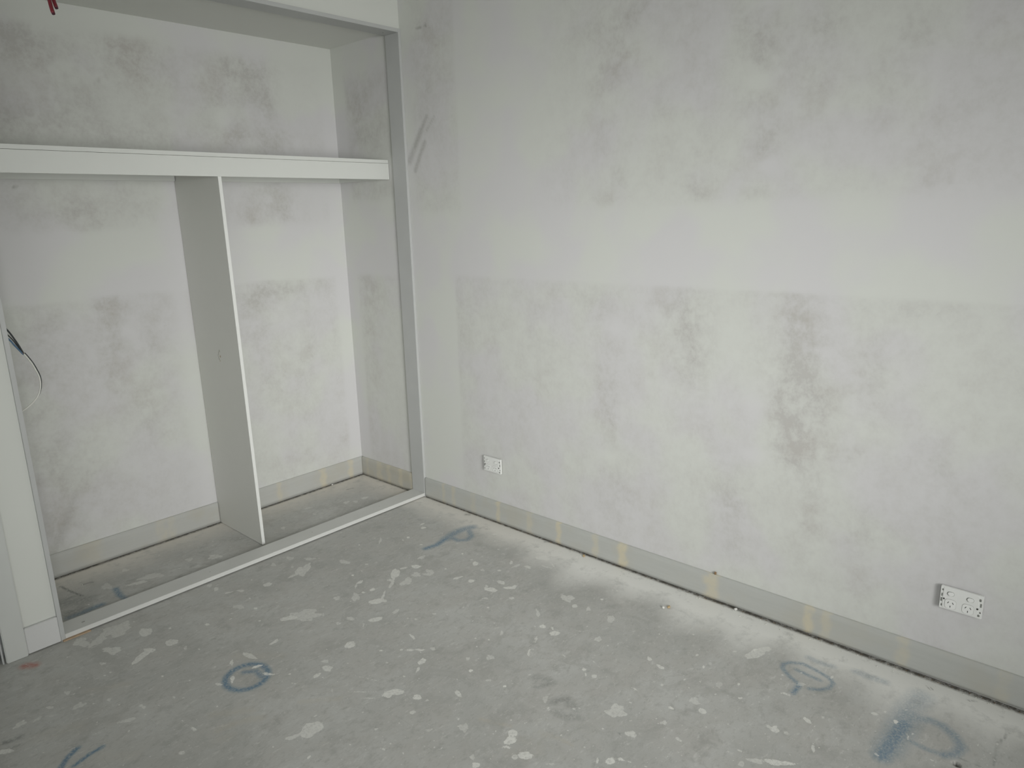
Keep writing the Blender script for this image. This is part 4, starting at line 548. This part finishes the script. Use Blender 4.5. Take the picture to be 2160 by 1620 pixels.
# ------------------------------------------------------------ power outlets (horizontal double sockets, cover plates off)
def rrect(bm, cu, cv, w, h, r, n0, n1, seg=5):
    """rounded block; local axes: X = along the plate, Z = up, -Y = out of the wall"""
    pts = []
    for sx, sz, a0 in ((1, 1, 0), (-1, 1, 90), (-1, -1, 180), (1, -1, 270)):
        for k in range(seg+1):
            a = math.radians(a0+90*k/seg)
            pts.append((cu+sx*(w/2-r)+r*math.cos(a), cv+sz*(h/2-r)+r*math.sin(a)))
    lo = [bm.verts.new((p[0], -n0, p[1])) for p in pts]; hi = [bm.verts.new((p[0], -n1, p[1])) for p in pts]
    bm.faces.new(hi); bm.faces.new(lo[::-1])
    for k in range(len(pts)):
        j = (k+1) % len(pts); bm.faces.new((lo[k], lo[j], hi[j], hi[k]))
def rr_obj(name, mat, parent, items, bev=0.0):
    bm = bmesh.new()
    for it in items: rrect(bm, *it)
    if bev:
        es = [e for e in bm.edges if abs(e.verts[0].co.y-e.verts[1].co.y) < 1e-6 and e.verts[0].co.y < -(items[0][6])+1e-6]
        bmesh.ops.bevel(bm, geom=es, offset=bev, segments=2, affect='EDGES')
    bmesh.ops.recalc_face_normals(bm, faces=bm.faces)
    return finish(bm, name, mat, parent)
PW, PH = .118, .078
def outlet(loc, label, tilt):
    o = thing('power_outlet', label, 'power outlet', loc)
    rr_obj('mounting_block', M_PLAST, o, [(0, 0, .080, .050, .002, 0.0004, .010)])
    rr_obj('grid_plate', M_PLAST, o, [(0, 0, PW, PH, .0015, .0075, .0150)], .0005)
    U = lambda a: (a-.5)*PW
    V = lambda b: (.5-b)*PH
    rr_obj('socket_body', M_PLAST, o, [(U(.485), V(.5), .098, .071, .003, .0150, .0162)], .0005)
    rr_obj('top_lip', M_PLAST, o, [(U(.50), V(.045), .090, .0045, .001, .0150, .0158)])
    for a, b in ((.245, .275), (.705, .300)):
        rr_obj('switch_surround', M_HOLE, o, [(U(a), V(b), .0205, .0150, .0070, .0160, .0167)])
        rr_obj('switch_rocker', M_PLAST2, o, [(U(a)+.0006, V(b)+.0002, .0180, .0130, .0062, .0160, .0188)], .0008)
    for a, b in ((.262, .735), (.675, .735)):
        rr_obj('socket_surround', M_MID, o, [(U(a)-.0002, V(b)+.0002, .0332, .0336, .0096, .0160, .01645)])
        f = rr_obj('socket_face', M_PLAST2, o, [(U(a), V(b), .0315, .0320, .0090, .0160, .0172)], .0005)
        for du, dv_, ang in ((-.0066, .0050, -32), (.0068, .0050, 32), (0, -.0078, 0)):
            bm = bmesh.new(); rrect(bm, 0, 0, .0021, .0068, .0004, .0160, .01735, 2)
            bmesh.ops.rotate(bm, verts=bm.verts, cent=(0, 0, 0), matrix=Matrix.Rotation(math.radians(-ang), 3, 'Y'))
            bmesh.ops.translate(bm, verts=bm.verts, vec=(U(a)+du, 0, V(b)+dv_))
            bmesh.ops.recalc_face_normals(bm, faces=bm.faces)
            finish(bm, 'pin_slot', M_SLOT, f)  # raised dark pad, colour standing for the shade inside the slot
    holes = [(.055, .17, .0065, .0068, .0031, M_HOLE), (.095, .555, .0052, .0060, .0026, M_SLOT), (.040, .40, .0036, .0110, .0016, M_HOLE),
             (.035, .62, .0046, .0130, .0016, M_HOLE), (.055, .86, .0052, .0085, .0025, M_HOLE), (.93, .20, .0060, .0095, .0028, M_HOLE),
             (.955, .42, .0042, .0130, .0016, M_HOLE), (.885, .605, .0054, .0064, .0026, M_SLOT), (.955, .74, .0048, .0056, .0022, M_HOLE), (.925, .885, .0074, .0076, .0036, M_HOLE)]
    for a, b, w, h, r, mt in holes:
        rr_obj('screw_hole', mt, o, [(U(a), V(b), w, h, r, .0148, .01535 if not .09 < a < .9 else .01645)])  # raised pads; dark colour stands for the shade inside the holes
    # plate lies in the x-z plane facing -y: turn it onto the right wall (facing -x)
    o.rotation_euler = (0, 0, -math.pi/2)
    return o
outlet((0, -2.620, .3105), 'white double power outlet nearer the camera, right end of the long wall above the skirting', 0)
outlet((0, -.5440, .3135), 'small distant white double power outlet close to the wardrobe corner', 0)

# ------------------------------------------------------------ red cables hanging from the ceiling
def red_cable(label, pts):
    o = thing('red_cable', label, 'cable', pts[0], 'red cable ends hanging in the top left corner')
    L = [Vector(p)-Vector(pts[0]) for p in pts]
    tube('cable_sheath', M_RED, L, .0030, o, 12)
    e = L[-1]; d = (L[-1]-L[-2]).normalized()
    tube('cut_end', M_REDEND, [e-d*.0005, e+d*.0012, e+d*.0018], .0027, o, 10, 2)
    return o
def ray(u, v, dist):
    return Vector((CX, CY, CZ)) + (fw + rt*((u-1080)/FPX) - up*((v-810)/FPX))*dist
red_cable('longer red cable end hanging from the ceiling at the top left', [(-2.045, -1.50, 2.72), (-2.050, -1.49, 2.45), (-2.040, -1.500, 2.15), (-2.0325, -1.5090, 1.965), (-2.0301, -1.5108, 1.9299), (-2.0303, -1.5139, 1.9206), (-2.0303, -1.5173, 1.9112), (-2.0299, -1.5199, 1.9050)])
red_cable('shorter red cable end hanging just right of the longer one', [(-2.030, -1.49, 2.72), (-2.036, -1.485, 2.45), (-2.028, -1.492, 2.15), (-2.0225, -1.5010, 1.960), (-2.0214, -1.5031, 1.9360), (-2.0215, -1.5056, 1.9281), (-2.0212, -1.5079, 1.9226), (-2.0206, -1.5098, 1.9172)])


# ------------------------------------------------------------ cable loop coming out of the left end of the recess
dc = thing('cable_loop', 'thin grey cable loop with blue and black wires behind the left jamb', 'cable', (-1.905, .16, 1.22))
def rel(L): return [Vector(p)-Vector((-1.905, .16, 1.22)) for p in L]
loop = [(-1.7762, .16, 1.098), (-1.7695, .160, 1.0862), (-1.7560, .160, 1.058), (-1.7472, .160, 1.0314), (-1.7400, .160, 1.003), (-1.7398, .160, .9783), (-1.7450, .160, .953), (-1.7551, .160, .9312), (-1.7700, .16, .914), (-1.7883, .160, .8991), (-1.8173, .162, .8814), (-1.865, .168, .862), (-1.905, .175, .85)]
tube('grey_sheath', M_SHEATH, rel(loop), .0030, dc, 8)
tube('grey_sheath', M_BLACKW, rel([(x+.0052, y+.004, z+.0024) for x, y, z in loop]), .0017, dc, 8)
tube('black_wire', M_BLACKW, rel([(-1.905, .15, 1.27), (-1.860, .155, 1.25), (-1.8163, .158, 1.1975), (-1.7930, .158, 1.1480), (-1.7762, .159, 1.100)]), .0030, dc, 8)
tube('black_wire', M_BLACKW, rel([(-1.905, .16, 1.25), (-1.855, .158, 1.225), (-1.8100, .160, 1.168), (-1.7905, .161, 1.130), (-1.7745, .161, 1.097)]), .0022, dc, 8)
tube('blue_wire', M_BLUEW, rel([(-1.905, .155, 1.24), (-1.860, .156, 1.215), (-1.8150, .157, 1.1600), (-1.8000, .158, 1.134), (-1.7760, .160, 1.094)]), .0030, dc, 8)
tube('brown_tape', M_BROWNW, rel([(-1.7800, .159, 1.104), (-1.7740, .160, 1.0945), (-1.7700, .160, 1.0870)]), .0027, dc, 8)

# ------------------------------------------------------------ loose debris
def lump(name, label, cat, loc, r, mat, sq=(1, 1, .6), rot=0, group=None, seed=0):
    bm = bmesh.new(); bmesh.ops.create_icosphere(bm, subdivisions=2, radius=r)
    R = random.Random(seed)
    for v in bm.verts: v.co = Vector((v.co.x*sq[0], v.co.y*sq[1], v.co.z*sq[2]))*R.uniform(.72, 1.15)
    zmin = min(v.co.z for v in bm.verts)
    for v in bm.verts: v.co.z -= zmin
    o = finish(bm, name, mat); o.location = loc; o.rotation_euler = (0, 0, rot)
    return tag(o, label, cat, group)
lump('wood_chip', 'tan curled wood chip on the floor near the long skirting', 'chip', (-.032, -1.136, .0), .009, M_CHIP, (1.1, .7, .5), .6, seed=3)
lump('plaster_lump', 'small sandy crumb of plaster on the floor away from the wall', 'crumb', (-.173, -1.663, .0), .008, M_CHIP, (1.2, .8, .5), .2, seed=5)
lump('plaster_lump', 'off-white plaster nugget on the floor left of the sandy crumb', 'crumb', (-.192, -1.648, .0), .007, M_CRUMB, (1, .9, .6), .9, seed=6)
lump('plaster_lump', 'white plaster flake at the foot of the long skirting, mid-wall', 'crumb', (-.020, -1.875, .0), .006, M_CRUMB, (.8, 1.3, .8), .9, seed=7)
lump('plaster_lump', 'white plaster crumb at the foot of the back skirting in the recess', 'crumb', (-.245, .578, .0), .006, M_CRUMB, (1, .8, .8), .3, seed=8)
lump('dirt_crumb', 'rusty brown crumb sitting on top of the long skirting', 'crumb', (-.0065, -1.776, SK), .0052, M_DIRT, (.8, 1.0, 1.4), .3, seed=9)
sc = thing('screw', 'dark loose screw lying on the recess floor at the far left', 'screw', (-1.657, .4234, .003))
tube('shank', M_STEEL, [(0, 0, 0), (.022, -.003, 0), (.043, -.0058, -.001)], .0016, sc, 8, 3)
bm = bmesh.new(); bmesh.ops.create_cone(bm, segments=12, radius1=.0042, radius2=.0018, depth=.003, cap_ends=True)
bmesh.ops.rotate(bm, verts=bm.verts, cent=(0, 0, 0), matrix=Matrix.Rotation(math.radians(90), 3, 'Y')); finish(bm, 'screw_head', M_CRUMB, sc)
lump('dirt_crumb', 'tiny dark crumb resting on the left end of the wardrobe sill', 'crumb', (-1.771, .0414, ZS), .0038, M_STEEL, (1.9, .5, .4), .1, seed=11)
def crumbs(name, label, pts, mat, rmin, rmax, cat='crumbs'):
    bm = bmesh.new()
    for x, y, z in pts:
        r = random.uniform(rmin, rmax)
        g = bmesh.ops.create_icosphere(bm, subdivisions=1, radius=r)
        for v in g['verts']:
            v.co = Vector((v.co.x*random.uniform(.7, 1.3), v.co.y*random.uniform(.7, 1.3), v.co.z*.7))+Vector((x, y, z+r*.5))
    o = finish(bm, name, mat); return tag(o, label, cat, kind='stuff')
P1 = [(-.024-abs(random.gauss(0, .016)), random.uniform(-2.85, -.05), 0) for _ in range(150)]
P1 = [(x-.0, y, z) for x, y, z in P1 if x > -.09 and random.random() < .35+.65*min(1, -y/2)]
crumbs('plaster_crumbs', 'fine white plaster crumbs scattered along the foot of the long skirting', P1, M_CRUMB, .0008, .0026)
P2 = [(-random.uniform(.0125, .020), random.uniform(-2.85, -.05), 0) for _ in range(220)]
crumbs('dark_grit', 'dark grit gathered in the gap under the long skirting', P2, M_DIRT, .0006, .0018)
P3 = [(random.uniform(-1.86, -.02), D-.016-abs(random.gauss(0, .010)), 0) for _ in range(120)]
crumbs('recess_grit', 'grit and plaster crumbs along the back skirting inside the recess', P3, M_CRUMB, .0006, .0018)
